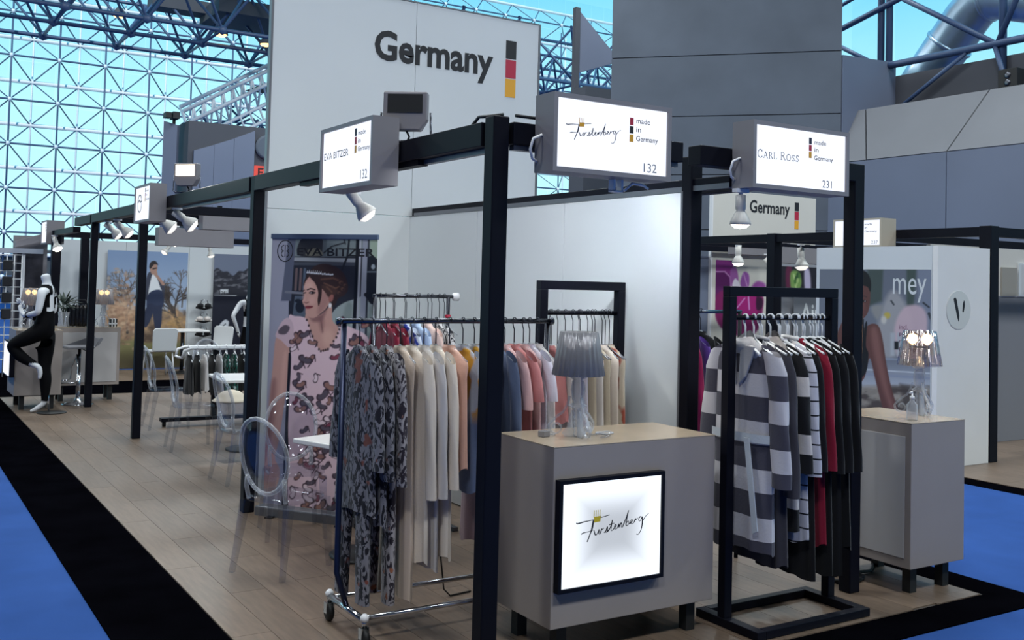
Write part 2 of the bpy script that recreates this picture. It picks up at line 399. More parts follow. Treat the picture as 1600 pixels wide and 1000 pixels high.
# ------------------------------------------------------------------ hall shell
struct(MB().box((-30, -20, 14.6), (19.6, 36, 15)).build('ceiling', M_CONC_D), 'dark opaque part of the hall roof')
struct(MB().box((-30, -20.3, -.1), (30, -20, 15)).build('wall_behind', M_CONC)); struct(MB().box((-30.3, -20, -.1), (-30, 36, 15)).build('wall_left', M_CONC))
bl = sempty('wall_right', 'huge grey concrete wall block with horizontal joints', frame((13.72, 17.24, 0), (.672, -.741, 0), (0, 0, 1)))
zs = (0, 1.6, 3.2, 4.6, 6.1, 7.66, 9.3, 11.2, 13.4)
for i in range(len(zs)-1): MB().box((0, zs[i]+.012, -.6), (5.75, zs[i+1]-.012, 0)).build('panel', M_CONC, bl)
MB().box((.05, 0, -.55), (5.7, 13.4, -.03)).build('core', M_SEAM, bl)
bl2 = sempty('wall_right_return', 'blue grey return block beside the concrete wall', frame((17.57, 12.96, 0), (.72, -.1, 0), (0, 0, 1)))
MB().box((.03, 5.4, -1.2), (1.75, 7.55, 0)).build('panel', M_CONC_B, bl2)
# fin and dark wall left of the block
fin = struct(MB().prism([(0, 0), (1.25, .42), (0, 1.8)], -.08, .0, frame((14.55, 19.9, 7.82), (.84, -.3, 0), (0, 0, 1))).build('wall_fin', M_CONC_B), 'pale blue triangular fin panel')
MB().box((14.38, 19.85, 7.0), (14.54, 20.0, 9.7)).build('post', M_CONC_D, fin)
struct(MB().box((14.3, 19.2, 0), (16.8, 19.9, 7.3)).build('wall_dark', M_CONC_D), 'dark grey wall behind the light boxes')
# right side: leaning band with lamp light in its colour above a blue grey wall, dark recess and clerestory above
def quad_slab(mb, p, th, m=0):
    P = [Vector(q) for q in p]; n = (P[1]-P[0]).cross(P[2]-P[0]).normalized()*th
    mb.add(P+[q-n for q in P], [(0, 1, 2, 3), (7, 6, 5, 4), (0, 4, 5, 1), (1, 5, 6, 2), (2, 6, 7, 3), (3, 7, 4, 0)], m)
    return mb
wb = sempty('wall_band', 'leaning panel band of the hall side wall in a lamplit tone')
edges = [(13.9, 13.25), (12.66, 12.06), (9.35, 9.90), (5.9, 6.3), (2.4, 2.7), (-1.2, -1.0)]
tops = lambda y: (18.1, y, 6.22); bots = lambda y: (17.4, y, 4.86)
for i in range(len(edges)-1):
    (t0, b0), (t1, b1) = edges[i], edges[i+1]
    quad_slab(MB(), [bots(b0-.02), bots(b1+.02), tops(t1+.02), tops(t0-.02)], .3).build('panel', M_CONC_LIT, wb)
wl = sempty('wall_far_right', 'blue grey hall side wall below the leaning band')
for y0, y1 in ((13.4, 9.92), (9.90, 6.3), (6.28, 2.7), (2.68, -1.0)):
    MB().box((17.4, y1, 0), (17.7, y0, 4.84)).build('panel', M_CONC_B, wl)
struct(MB().box((19.3, -4, 0), (19.6, 14.3, 7.2)).build('wall_recess', M_CONC_D), 'dark recess wall under the clerestory')
struct(MB().box((18.1, -4, 6.1), (19.6, 14.0, 6.2)).build('trim_3', M_CONC_D))
st = MB()
def bar(mb, a, b, r, m=0, n=6): mb.tube([a, b], r, n, m)
cl = sempty('window_clerestory', 'clerestory glazing with steel bracing tubes')
X = 19.2
zt = lambda y: 7.56
for y in (13.1, 12.85, 9.75, 8.5, 5.2): MB().tube([(X, y, 6.2), (X, y, 12.5)], .09, 8).build('mullion', M_STEEL_B, cl)
for a, b, r in (((14.9, 8.55), (8.5, 10.0), .075), ((14.9, 8.55), (13.0, 7.45), .06), ((13.2, 9.6), (9.9, 7.5), .07), ((14.6, 9.25), (12, 9.9), .05), ((13.2, 7.45), (5, 7.5), .09), ((10.6, 7.4), (12.6, 6.25), .05), ((9.9, 7.5), (9.5, 6.2), .06), ((9.8, 7.5), (8.6, 10), .07), ((14.9, 6.25), (5, 6.25), .06)):
    MB().tube([(X-.1, a[0], a[1]), (X-.1, b[0], b[1])], r, 8).build('brace', M_STEEL_B, cl)
for y0, y1 in ((14.2, 13.12), (12.83, 9.77), (9.73, 8.52), (8.48, 5.2)): MB().box((19.40, y1, 7.2), (19.42, y0, 12.5)).build('pane', M_PANE, cl)
du = MB(); du.tube([(22.5, 14.6, 7.3), (22.5, 14.0, 8.0), (22.5, 12.9, 9.25), (22.5, 12.5, 9.6), (22.5, 12.0, 9.65), (22.5, 11.2, 9.4), (22.5, 9, 8.75), (22.5, 7, 8.2)], .62, 20)
du = tag(du.build('ventilation_duct', M_DUCT), 'large silver ventilation duct bending outside the clerestory windows', 'duct')
for (y, z, dy, dz) in ((13.45, 8.62, -.66, .75), (12.25, 9.66, -1, 0), (10.3, 9.13, -.96, -.28)):
    mt = Matrix.Translation((22.5, y, z)) @ Vector((0, dy, dz)).to_track_quat('Z', 'Y').to_matrix().to_4x4()
    MB().lathe([(.63, -.05), (.66, -.04), (.66, .04), (.63, .05)], 20, mtx=mt).build('duct_collar', M_DUCT, du)
struct(MB().box((30, -6, -.1), (30.4, 30, 8.6)).build('wall_outside', M_CONC_B), 'pale building seen beyond the clerestory')
sp_ = thing('speaker_box', 'small black loudspeaker on the ledge of the leaning band at upper right', 'speaker', (18.35, 9.0, 6.22))
MB().box((-.15, -.22, 0), (.15, .22, .42)).build('cabinet', M_RUBBER, sp_, .01)
for z in (.12, .28): MB().lathe([(.08, 0), (.06, .01), (.02, .012)], 14, mtx=frame((-.151, 0, z), (0, -1, 0), (0, 0, 1))).build('driver', M_DKCHROME, sp_)

# space frame facade, 64 m away: front chords blue, rear chords white, diagonals between
fa = sempty('window_facade', 'tall glass facade on a white and blue steel space frame', None)
FY = 64.0; MOD = 2.66; FX0 = 4.12-3*MOD; NXF = 27; FZ0 = .35; NZF = 8
MB().box((-35, FY+1.5, -.1), (70, FY+1.7, 3.0)).build('plinth', M_CONC_D, fa)
xs = [FX0+i*MOD for i in range(NXF)]; zz = [14.62-MOD*i for i in range(-3, 6)]; zz = sorted(zz)
for x in xs:
    MB().tube([(x, FY, 0), (x, FY, 22)], .055, 6).build('front_mullion', M_STEEL_B, fa)
    MB().tube([(x+MOD/2, FY+1.3, 0), (x+MOD/2, FY+1.3, 22)], .06, 6).build('rear_mullion', M_STEEL_W, fa)
for z in zz:
    MB().tube([(xs[0], FY, z), (xs[-1], FY, z)], .06, 6).build('front_transom', M_STEEL_B, fa)
    MB().tube([(xs[0], FY+1.3, z+MOD/2), (xs[-1], FY+1.3, z+MOD/2)], .13, 6).build('rear_transom', M_STEEL_W, fa)
dg = MB(); nodes = MB()
for x in xs:
    for z in zz:
        for sx in (-.5, .5):
            for sz in (-.5, .5): dg.tube([(x, FY, z), (x+sx*MOD, FY+1.3, z+sz*MOD)], .04, 4, cap=False)
        nodes.lathe([(.0, -.15), (.13, -.07), (.13, .07), (0, .15)], 6, c=(x, FY, z))
dgo = dg.build('diagonal_brace', M_STEEL_B, fa); dgo['kind'] = 'stuff'
ndo = nodes.build('node_ball', M_STEEL_W, fa); ndo['kind'] = 'stuff'
pme = MB().box((.03, 0, .03), (MOD/2-.03, .02, MOD/2-.03)).mesh('pane', M_PANE)
for i in range(26):
    for j in range(11):
        o = bpy.data.objects.new('pane', pme); C.objects.link(o); o.parent = fa; o.location = (xs[0]+1.5*MOD+i*MOD/2, FY+1.45, zz[0]+.0+(j+1)*MOD/2)
pb = MB()
for i in range(-2, 54):
    for j in range(18):
        if 0 <= i < 26 and 1 <= j < 12: continue
        q = (xs[0]+1.5*MOD+i*MOD/2, FY+1.45, zz[0]+j*MOD/2); pb.box((q[0]+.03, q[1], q[2]+.03), (q[0]+MOD/2-.03, q[1]+.02, q[2]+MOD/2-.03))
pbo = pb.build('outer_pane', M_PANE, fa); pbo['kind'] = 'stuff'

# roof space frame over the atrium
rf = sempty('ceiling_space_frame', 'blue steel space frame roof over the glass atrium')
RM = 2.87; rx = [3.14+RM*(i-3) for i in range(16)]; ry = [42-RM*j for j in range(3)]; ZL = 11.4; ZU = 13.7
for y in ry: MB().tube([(rx[0], y, ZL), (rx[-1], y, ZL)], .085, 6).build('lower_chord', M_STEEL_B, rf)
for y in ry: MB().tube([(rx[0]-1.5, y+1.5, ZU), (rx[-1], y+1.5, ZU)], .075, 6).build('upper_chord', M_STEEL_B, rf)
for x in rx: MB().tube([(x, ry[0], ZL), (x, ry[-1], ZL)], .06, 6).build('cross_chord', M_STEEL_B, rf)
dg = MB()
for x in rx:
    for y in ry:
        for sx in (-1.5, 1.5):
            for sy in (-1.5, 1.5): dg.tube([(x, y, ZL), (x+sx, y+sy, ZU)], .06, 5, cap=False)
        dg.lathe([(0, -.2), (.19, -.1), (.19, .1), (0, .2)], 6, c=(x, y, ZL))
o = dg.build('diagonal_brace', M_STEEL_B, rf); o['kind'] = 'stuff'
MB().box((9.2, 38, 12.6), (14.2, 41, 13.2)).build('roof_beam', M_CONC_D, rf)
MB().box((7, 40, 12.9), (12.2, 41, 13.4)).build('roof_beam', M_CONC_D, rf)
lb = [(5.8, 40.5, 12.35), (9.6, 39, 11.85), (11.1, 37.6, 11.4)]
for i, p in enumerate(lb):
    l_ = thing('roof_lamp', ('glowing amber lamp under the dark roof beam at the top left', 'glowing amber lamp midway along the dark roof beam', 'glowing amber lamp at the right end of the dark roof beam')[i], 'lamp', p)
    MB().lathe([(.1, .35), (.28, .1), (.3, 0)], 12).build('shade', M_CONC_D, l_); MB().lathe([(.0, -.12), (.2, -.06), (.26, .02)], 12).build('bulb', emit_mat('amber_bulb', (255, 190, 110), 5), l_)
# sunlit stair truss (white steel) running up behind the tall wall
tr = sempty('trim_stair_truss', 'sunlit white steel truss rising behind the tall wall')
A0 = Vector((8.4, 40, 8.6)); A1 = Vector((14.6, 40, 12.4)); D = A1-A0
for off in ((0, 0, 0), (.15, 1.2, .35), (.1, 0, -.55), (.3, .6, -1.3), (.5, .3, -1.9)):
    MB().tube([A0+Vector(off), A1+Vector(off)], .085, 6).build('chord', M_STEEL_W, tr)
z_ = MB()
for i in range(16):
    p = A0+D*(i/15); q = A0+D*((i+.5)/15)
    z_.tube([p, q+Vector((.3, .6, -1.3))], .05, 5); z_.tube([q+Vector((.3, .6, -1.3)), A0+D*((i+1)/15)], .05, 5)
    z_.tube([p+Vector((.15, 1.2, .35)), q+Vector((.5, .3, -1.9))], .045, 5)
z_.build('lattice', M_STEEL_W, tr)['kind'] = 'stuff'
z_ = MB(); rr = random.Random(5)
for i in range(60):
    t_ = rr.random(); p = A0+D*t_+Vector((.4, 1.0, rr.uniform(-2.6, -.6))); q = p+Vector((rr.uniform(-.9, .9), rr.uniform(-.4, .4), rr.uniform(-.6, .6))); z_.tube([p, q], .055, 5)
z_.build('bracing', M_STEEL_B, tr)['kind'] = 'stuff'
MB().prism([(11.2, 9.9), (15, 9.9), (15, 11.8)], 40.5, 40.7, frame((0, 0, 0), (1, 0, 0), (0, 0, 1)) @ Matrix.Scale(-1, 4, (0, 0, 1))).build('stair_soffit', M_CONC_D, tr)
# blue grey block with EXIT sign
xb = sempty('wall_exit_block', 'blue grey block with a slanted glass front behind the booths', frame((7.4, 35, 0), (1, 0, 0), (0, 0, 1)))
MB().box((0, 0, -2.5), (3.6, 7.5, 0)).build('core', M_CONC_D, xb)
MB().prism([(.0, 0), (.53, 0), (.53, 7.35), (.0, 7.5)], 0, .2, frame((-.62, 0, -.9), (.8, 0, .6), (0, 1, 0))).build('side_panel', M_CONC_B, xb)
for a, b, z0, z1 in ((.2, .95, 6.38, 6.66), (.96, 1.7, 6.67, 6.97), (1.71, 2.5, 6.98, 7.35)):
    MB().prism([(a, 0), (b, 0), (b, z1), (a, z0)], .0, .12, None).build('panel', M_CONC_B, xb)
MB().lathe([(.48, 0), (.48, .1), (.4, .14)], 24, mtx=frame((3.02, 6.75, 0), (1, 0, 0), (0, 1, 0))).build('disc', M_CONC, xb)
ex = thing('exit_sign', 'red EXIT sign on the blue grey block beside the tall wall', 'sign', mtx=frame((9.93, 34.85, 5.5), (1, 0, 0), (0, 0, 1)))
MB().box((0, 0, -.1), (1.15, .5, 0)).build('housing', emit_mat('exit_red', (226, 92, 84), 1.0), ex); text('lettering', 'EXIT', ex, mat('exit_ink', (70, 14, 18), .6), (.12, .08, 1.03, .42), .03, n=.003)
fl = thing('security_camera', 'small dark camera on the corner of the blue grey block', 'camera', (6.98, 35.6, 7.47))
MB().box((-.1, -.35, .1), (.15, .2, .35)).box((-.35, -.3, .12), (-.14, .15, .32)).build('body', M_RUBBER, fl); MB().box((-.03, -.05, -.12), (.07, .05, .1)).build('bracket', M_RUBBER, fl)
# ------------------------------------------------------------------ booth frames
def post(mb, x, y, h=2.5, w=.115): return mb.box((x-w/2, y-w/2, 0.010), (x+w/2, y+w/2, h))
def add_post(par, x, y, h=2.5, w=.085):
    p = post(MB(), x, y, h, w).build('post', M_BLACK, par, .006)
    return p
bf = thing('booth_frame', 'black steel frame of square posts and top beams round the nearest wood floor', 'frame')
for x, y in ((0, 0), (1.543, .388), (2.462, 0), (0, 3.47), (0, 7.28), (0, 10.12)): add_post(bf, x, y, 2.5 if (x, y) != (0, 0) else 2.52)
for y0, y1 in ((.06, 3.41), (3.53, 7.22), (7.34, 10.06), (10.18, 11.4)):
    MB().box((-.05, y0, 2.385), (.05, y1, 2.498)).build('beam', M_BLACK, bf, .004)
for x0, x1 in ((.06, 1.09), (1.21, 2.42)): MB().box((x0, -.05, 2.395), (x1, .05, 2.498)).build('beam', M_BLACK, bf, .004)
for y0, y1 in ((.1, 1.45), (3.6, 5.7)): MB().box((.005, y0, 2.362), (.04, y1, 2.384)).build('rail', M_RAIL, bf)
MB().box((.08, -.02, 2.372), (1.08, .02, 2.394)).build('rail', M_RAIL, bf)
MB().box((-.03, .75, 2.355), (.03, 1.15, 2.384)).build('track', M_BLACK, bf); MB().box((-.03, 1.75, 2.36), (.03, 2.5, 2.384)).build('track', M_BLACK, bf)
for y in (7.28, 8.75, 10.12): MB().box((.06, y-.04, 2.40), (4.2, y+.04, 2.495)).build('cross_beam', M_BLACK, bf, .004)
MB().box((1.515, .055, 2.305), (1.59, 3.94, 2.37)).build('cross_beam', M_BLACK, bf, .004)
MB().box((1.515, .055, 2.3), (1.513, 3.9, 2.33)).build('rail', M_RAIL, bf)
MB().box((2.44, .06, 2.40), (2.52, 3.6, 2.495)).build('cross_beam', M_BLACK, bf, .004)
for i, (pts) in enumerate(([(-.02, .2, 2.50), (-.03, .12, 2.53), (-.02, .04, 2.525), (.02, -.02, 2.53)], [(.08, -.03, 2.53), (.2, -.03, 2.53), (.3, -.02, 2.505)])):
    MB().tube(pts, .008, 6).build('cable', M_RUBBER, bf)
# the booths across the aisle
sf = thing('booth_frame', 'black steel frame of posts and double beams across the blue aisle', 'frame')
for x, y in ((7.5, 2.42), (7.5, 5.45), (7.5, 9.0), (12, 2.42)): add_post(sf, x, y, 2.47, .14)
for y0, y1 in ((2.5, 5.38), (5.53, 8.93)): MB().box((7.45, y0, 2.36), (7.55, y1, 2.46)).build('beam', M_BLACK, sf)
MB().box((7.58, 2.37, 2.36), (11.9, 2.47, 2.46)).build('beam', M_BLACK, sf)
for y in (5.45, 7.2, 8.9): MB().box((7.58, y-.05, 2.36), (12.4, y+.05, 2.45)).build('cross_beam', M_BLACK, sf)
MB().box((7.58, 3.9, 2.36), (12.4, 4.0, 2.45)).build('cross_beam', M_BLACK, sf)
# far left booths
lf = thing('booth_frame', 'dark frame of thin posts beyond the mannequin at the left edge', 'frame')
for x, y in ((.0, 13.35), (.62, 14.6)): add_post(lf, x, y, 2.38, .13)
MB().box((-.05, 11.5, 2.3), (.05, 13.3, 2.38)).build('beam', M_BLACK, lf); MB().box((.06, 13.30, 2.28), (5, 13.4, 2.37)).build('beam', M_BLACK, lf)

# ------------------------------------------------------------------ illuminated signs
def flag3(par, u, v, s, cols=(M_NAVY, M_RED, M_GOLD), gap=.12, n=.0):
    for k in range(3):
        z = v-k*s*(1+gap); MB().box((u, z-s, n), (u+s*.62, z, n+.0012)).build('flag_block', cols[k], par)
def made_in(par, u, v, w, h, n, ink=M_NAVY):
    """the three words beside the flag blocks; (u, v) top left, w x h overall"""
    r = h/3.0
    text('lettering', 'made', par, ink, (u, v-.72*r, u+w*.62, v-.12*r), .008, n=n); text('lettering', 'in', par, ink, (u, v-1.72*r, u+w*.22, v-1.12*r), .008, n=n)
    text('lettering', 'Germany', par, ink, (u, v-2.95*r, u+w, v-2.15*r), .008, n=n)
def light_box(label, mtx, w, h, dp, art, face=None, lip=.022, mm=M_SIGNGREY):
    t = thing('light_box_sign', label, 'sign', mtx=mtx)
    mb = MB(); mb.box((0, 0, -dp), (w, h, -.02)); 
    mb.box((0, 0, -.02), (w, lip, .008)).box((0, h-lip, -.02), (w, h, .008)).box((0, lip, -.02), (lip, h-lip, .008)).box((w-lip, lip, -.02), (w, h-lip, .008))
    mb.build('housing', mm, t)
    MB().box((lip, lip, -.019), (w-lip, h-lip, -.004)).build('lit_face', face or M_LIGHTFACE, t)
    art(t, -.0035)
    return t
def script_logo(par, u, v, w, n, ink=M_NAVY, gold=M_GOLD):
    """handwritten wordmark with a crown; (u, v) baseline left, w overall width; pen strokes as ribbons"""
    k = w/100.0
    def st(pts, wd=1.3):
        q = [(u+x*k, v+y*k) for x, y in pts]; out = []
        for i in range(len(q)-1):
            a = q[max(i-1, 0)]; b = q[i]; c_ = q[i+1]; d = q[min(i+2, len(q)-1)]
            for j in range(4):
                t_ = j/4; out.append(tuple(.5*((2*b[m])+(-a[m]+c_[m])*t_+(2*a[m]-5*b[m]+4*c_[m]-d[m])*t_*t_+(-a[m]+3*b[m]-3*c_[m]+d[m])*t_**3) for m in (0, 1)))
        out.append(q[-1]); nn = len(out)
        return out, [wd*k*(.55+.45*math.sin(PI*min(1, (i+1)/(nn*.5+1)))) for i in range(nn)]
    mb = MB()
    def draw(pts, wd=1.3):
        o, ww = st(pts, wd); mb.ribbon(o, ww, n, n+.0008)
    draw([(0, 17.5), (2, 16.6), (10, 17.6), (22, 18.6), (34, 20.3), (43, 21.6)], 1.3)      # long bar of the F
    draw([(22, 18), (20.5, 10), (17.5, 3), (14.5, -3.5)], 2.2)                               # stem
    draw([(6.5, 5.2), (10, 6.4), (17, 7), (22, 8)], 1.0)                                     # low bar
    draw([(23, 7.5), (24.3, 3.5), (26, 2.5), (28.5, 5.5), (29.6, 8)]); draw([(29.6, 8), (29.4, 3.4), (31, 3)])   # u
    draw([(31, 3), (33.2, 8.3), (33, 7), (36, 8.6)])                                         # r
    draw([(36, 4), (38.5, 5), (40.3, 9.5), (41, 6.5), (40, 4), (38, 4)])                     # s
    draw([(40.5, 4.2), (44, 8), (46.8, 16)]); draw([(46.8, 16), (45.3, 8), (45.6, 5), (47.5, 5.3)]); draw([(42.5, 11.2), (49.5, 12.3)], 1.0)   # t
    draw([(47.5, 5.3), (50.5, 8), (52, 10), (50.3, 10.4), (49.6, 7.6), (51.4, 5.9), (54, 7)])                  # e
    draw([(54, 7), (55.8, 11), (55.6, 7)]); draw([(55.6, 7), (58.5, 11.5), (59.2, 10), (58.9, 7.4), (60.5, 7)])  # n
    draw([(60.5, 7), (65, 16), (68.2, 24)]); draw([(68.2, 24), (66, 15), (65.2, 8.8), (67, 8), (69.2, 10.2), (68, 12.8), (66, 11)])           # b
    draw([(69, 9.5), (72.5, 11), (73.6, 13), (72, 13.2), (71.4, 10.4), (73.2, 9), (76, 10.4)])                   # e
    draw([(76, 10.4), (78.2, 14.4), (78, 12.8), (81, 14.6)])                                                    # r
    draw([(86, 15.5), (83.2, 15), (82.4, 12), (84.4, 11.2), (87, 15.5)]); draw([(87, 15.5), (87.4, 9), (86, 2), (82.5, -2.6), (79.5, -2.4)], 1.5)   # g
    draw([(87.2, 10), (92, 15.5), (96, 18)], .9)
    mb.build('lettering', ink, par, label='dark handwritten wordmark')
    g = MB()
    g.prism([(u+(22+a)*k, v+(19.5+b)*k) for a, b in ((1, -4), (9, -3.4), (9.4, 2.4), (.4, 1.8))], n, n+.0012)
    for i in range(4):
        x0 = 22.6+i*2.5; g.ribbon([(u+x0*k, v+21.2*k), (u+(x0+.3)*k, v+28.2*k)], .75*k, n, n+.0012)
    g.build('crown', gold, par, label='gold crown emblem')
def serif_word(par, word, box, ink, n, small=True):
    """upright roman capitals with serifs, drawn as thick and thin strokes"""
    u0, v0, u1, v1 = box; mb = MB(); H = v1-v0
    G = {'C': (.85, [([(.78, .78), (.62, .96), (.40, 1), (.16, .84), (.06, .5), (.16, .16), (.42, 0), (.66, .05), (.82, .22)], 1), ([(.78, 1), (.78, .7)], .5)]),
         'A': (.9, [([(.08, 0), (.44, 1)], .5), ([(.44, 1), (.84, 0)], 1), ([(.22, .36), (.68, .36)], .5), ([(0, .02), (.2, .02)], .4), ([(.68, .02), (.96, .02)], .4)]),
         'R': (.85, [([(.16, 0), (.16, 1)], 1), ([(.16, .98), (.5, .96), (.64, .76), (.5, .54), (.16, .5)], .8), ([(.4, .52), (.84, 0)], 1), ([(0, .02), (.32, .02)], .4), ([(0, .98), (.2, .98)], .4)]),
         'L': (.75, [([(.16, 0), (.16, 1)], 1), ([(.16, .03), (.68, .03)], .5), ([(.68, .03), (.7, .24)], .5), ([(0, .98), (.34, .98)], .4), ([(0, .02), (.2, .02)], .4)]),
         'O': (1.0, [([(.5, 1), (.2, .88), (.06, .5), (.2, .12), (.5, 0), (.8, .12), (.94, .5), (.8, .88), (.5, 1)], .9)]),
         'S': (.68, [([(.56, .82), (.36, .99), (.12, .86), (.14, .62), (.5, .42), (.58, .18), (.34, .01), (.06, .16)], .9), ([(.57, 1), (.57, .74)], .4), ([(.06, .26), (.06, 0)], .4)]), ' ': (.35, [])}
    tot = sum((G[c][0]*(1 if i in (0, 5) else .8)+.16) for i, c in enumerate(word)); k = (u1-u0)/tot; x = u0
    for i, c in enumerate(word):
        s = 1 if i in (0, 5) else .8
        for pts, wd in G[c][1]: mb.ribbon([(x+px*k*s, v0+py*H*s) for px, py in pts], wd*.1*H, n, n+.0008)
        x += (G[c][0]*s+.16)*k
    mb.build('lettering', ink, par)

FRX = lambda x, z: frame((x, -.205, z), (1, 0, 0), (0, 0, 1))          # faces -Y
FRL = lambda y, z: frame((-.205, y, z), (0, -1, 0), (0, 0, 1))         # faces -X
def art_f(t, n):
    script_logo(t, .075, .165, .33, n); flag3(t, .445, .290, .036, (M_RED, M_INK, M_GOLD), n=n); made_in(t, .485, .296, .135, .125, n); text('lettering', '132', t, M_GREYINK, (.535, .035, .615, .078), 0, n=n)
light_box('wide lit sign with gold crown and handwritten wordmark, numbered 132', FRX(.172, 2.268), .697, .362, .147, art_f)
def art_c(t, n):
    serif_word(t, 'CARL ROSS', (.04, .160, .355, .203), M_GREYINK, n); flag3(t, .425, .299, .034, n=n); made_in(t, .467, .296, .15, .125, n); text('lettering', '231', t, M_GREYINK, (.535, .035, .61, .076), 0, n=n)
light_box('lit sign with grey serif capitals, numbered 231, above the striped robes', FRX(1.425, 2.281), .738, .354, .147, art_c)
def art_e(t, n):
    text('lettering', 'EVA BITZER', t, M_NAVY, (.04, .185, .40, .225), 0, n=n); flag3(t, .485, .325, .042, n=n); made_in(t, .53, .315, .16, .13, n); text('lettering', '132', t, M_GREYINK, (.575, .04, .665, .09), 0, n=n)
light_box('lit sign with spaced capitals on the left beam, below the floodlight', FRL(1.67, 2.254), .745, .368, .147, art_e)
def art_g(t, n):
    mb = MB(); k = 24; mb.ribbon([(.2+.085*math.cos(a*2*PI/k), .19+.085*math.sin(a*2*PI/k)) for a in range(k+1)], .012, n, n+.001); mb.ribbon([(.13, .2), (.18, .225), (.22, .2), (.27, .21)], .014, n, n+.001)
    mb.build('emblem', M_NAVY, t); flag3(t, .43, .33, .04, n=n); made_in(t, .475, .32, .15, .12, n)
light_box('lit sign with a round emblem at the second left beam joint', FRL(6.74, 2.25), .685, .366, .147, art_g)
def art_p(t, n): flag3(t, .42, .32, .04, n=n); made_in(t, .47, .32, .15, .12, n)
light_box('small distant lit sign over the headless mannequin', frame((-.13, 14.06, 2.17), (0, -1, 0), (0, 0, 1)), .62, .37, .25, art_p)
def art_r(t, n): flag3(t, .40, .285, .038, n=n); made_in(t, .445, .28, .17, .12, n); text('lettering', '237', t, M_GREYINK, (.54, .035, .63, .075), 0, n=n)
light_box('distant lit sign partly behind the right post, numbered 237', frame((7.2, 4.225, 2.256), (0, -1, 0), (0, 0, 1)), .685, .33, .248, art_r, mm=mat('tan_box', (176, 166, 152), .5))
# backs of signs hung on the cross beams
for i, (x, y, z) in enumerate(((.95, 8.6, 2.30), (.75, 9.98, 2.12), (9.0, 6.9, 2.14), (9.5, 8.3, 2.30))):
    t = thing('sign_box', ('plain grey sign box on the cross beam behind the round emblem sign', 'lower plain grey sign box beside the lit spot lamps', 'grey sign box below the far beams beside the purple flower', 'slim grey sign box tucked under the small Germany panel')[i], 'sign', (x, y, z))
    MB().box((0, -.1, 0), (1.0 if i < 2 else 1.25, .1, .24)).build('housing', M_SIGNGREY, t, .004)
    for q in (.2, .7): MB().box((q, -.03, .24), (q+.05, .03, .30)).build('hanger_bracket', M_BLACK, t)

for nm, pts in (('white cable loop at the left end of the wide lit sign', [(.171, -.12, 2.44), (.13, -.11, 2.42), (.12, -.10, 2.37), (.14, -.09, 2.33), (.171, -.08, 2.32)]), ('white cable loop at the left end of the sign with serif capitals', [(1.424, -.12, 2.44), (1.38, -.11, 2.42), (1.37, -.10, 2.37), (1.39, -.09, 2.34), (1.424, -.08, 2.33)])):
    tag(MB().tube(pts, .007, 6).build('hanging_cable', M_WPLASTIC), nm, 'cable')
k_ = thing('cable_clamp', 'white clamp and short cables under the wide lit sign', 'clamp', (.62, -.10, 2.266))
MB().box((-.03, -.02, -.055), (-.018, .02, 0)).box((.018, -.02, -.055), (.03, .02, 0)).box((-.03, -.02, -.06), (.03, .02, -.052)).build('bracket', M_WPLASTIC, k_); MB().tube([(.05, 0, -.05), (.10, 0, -.01), (.17, 0, -.015), (.20, 0, -.03)], .007, 6).build('cord', M_WPLASTIC, k_)
# ------------------------------------------------------------------ spot lamps
SPOT_N = 0
def spot(label, loc, aim, drop=.10, on=True, power=0, arm=.12, col=(1, .96, .9), size=1.0, group=None, ang=80):
    """a reflector lamp: loc is the mounting point under a beam; aim is the direction of the light"""
    t = thing('spot_lamp', label, 'lamp', loc, 0, group)
    MB().box((-.045, -.018, -.02), (.045, .018, 0)).build('bracket', M_WPLASTIC, t)
    MB().tube([(0, 0, -.015), (0, 0, -drop)], .011, 8).build('arm', M_WPLASTIC, t)
    d = Vector(aim).normalized(); q = d.to_track_quat('Z', 'Y').to_matrix().to_4x4(); m = Matrix.Translation((0, 0, -drop)) @ q @ Matrix.Scale(size, 4)
    MB().lathe([(0.012, -.035), (.030, -.03), (.031, .05), (.026, .065), (.034, .075), (.060, .125), (.064, .145), (.060, .147), (.05, .13)], 20, mtx=m).build('housing', M_LAMPGREY, t)
    MB().lathe([(.0, .172), (.035, .167), (.057, .146), (.057, .135)][::-1], 20, mtx=m).build('bulb', M_BULB if on else M_BULB_DIM, t)
    if power:
        l = bpy.data.lights.new('spot_light', 'SPOT'); l.energy = power; l.color = col; l.spot_size = math.radians(ang); l.spot_blend = .7; l.shadow_soft_size = .05
        o = bpy.data.objects.new('spot_light', l); C.objects.link(o); o.parent = t; o.location = Vector((0, 0, -drop))+d*.17*size; o.rotation_euler = d.to_track_quat('-Z', 'Y').to_euler()
    return t
spot('white reflector lamp under the sign with spaced capitals', (-.02, 1.62, 2.275), (.35, -.2, -.5), .03, False, 45)
spot('white reflector lamp hanging over the striped robes', (1.45, -.1, 2.28), (.05, .05, -1), .06, True, 26, ang=100, size=.88)
spot('pair of lamps on the left beam, the one nearer the emblem sign', (.02, 6.75, 2.384), (.75, -.3, -.6), .06, False, 30, size=1.25)
spot('pair of lamps on the left beam, the one nearer the dark post', (.02, 5.95, 2.384), (.75, -.3, -.6), .06, False, 30, size=1.25)
spot('lamp beyond the emblem sign, the farther one of two', (.02, 9.35, 2.384), (.75, -.3, -.7), .06, False, 25, size=1.2)
spot('lamp beyond the emblem sign, the nearer one of two', (.02, 8.75, 2.384), (.75, -.3, -.7), .06, False, 25, size=1.2)
spot('glaring lit lamp below the grey sign boxes, on the left', (1.02, 10.1, 2.399), (-.2, -.75, -.7), .12, True, 30, size=1.15)
spot('glaring lit lamp below the grey sign boxes, on the right', (1.70, 10.1, 2.399), (-.2, -.75, -.7), .12, True, 30, size=1.1)
spot('small unlit lamp tilted left beside the poster of the man', (1.72, 13.35, 2.279), (-.5, -.2, -.6), .08, False)
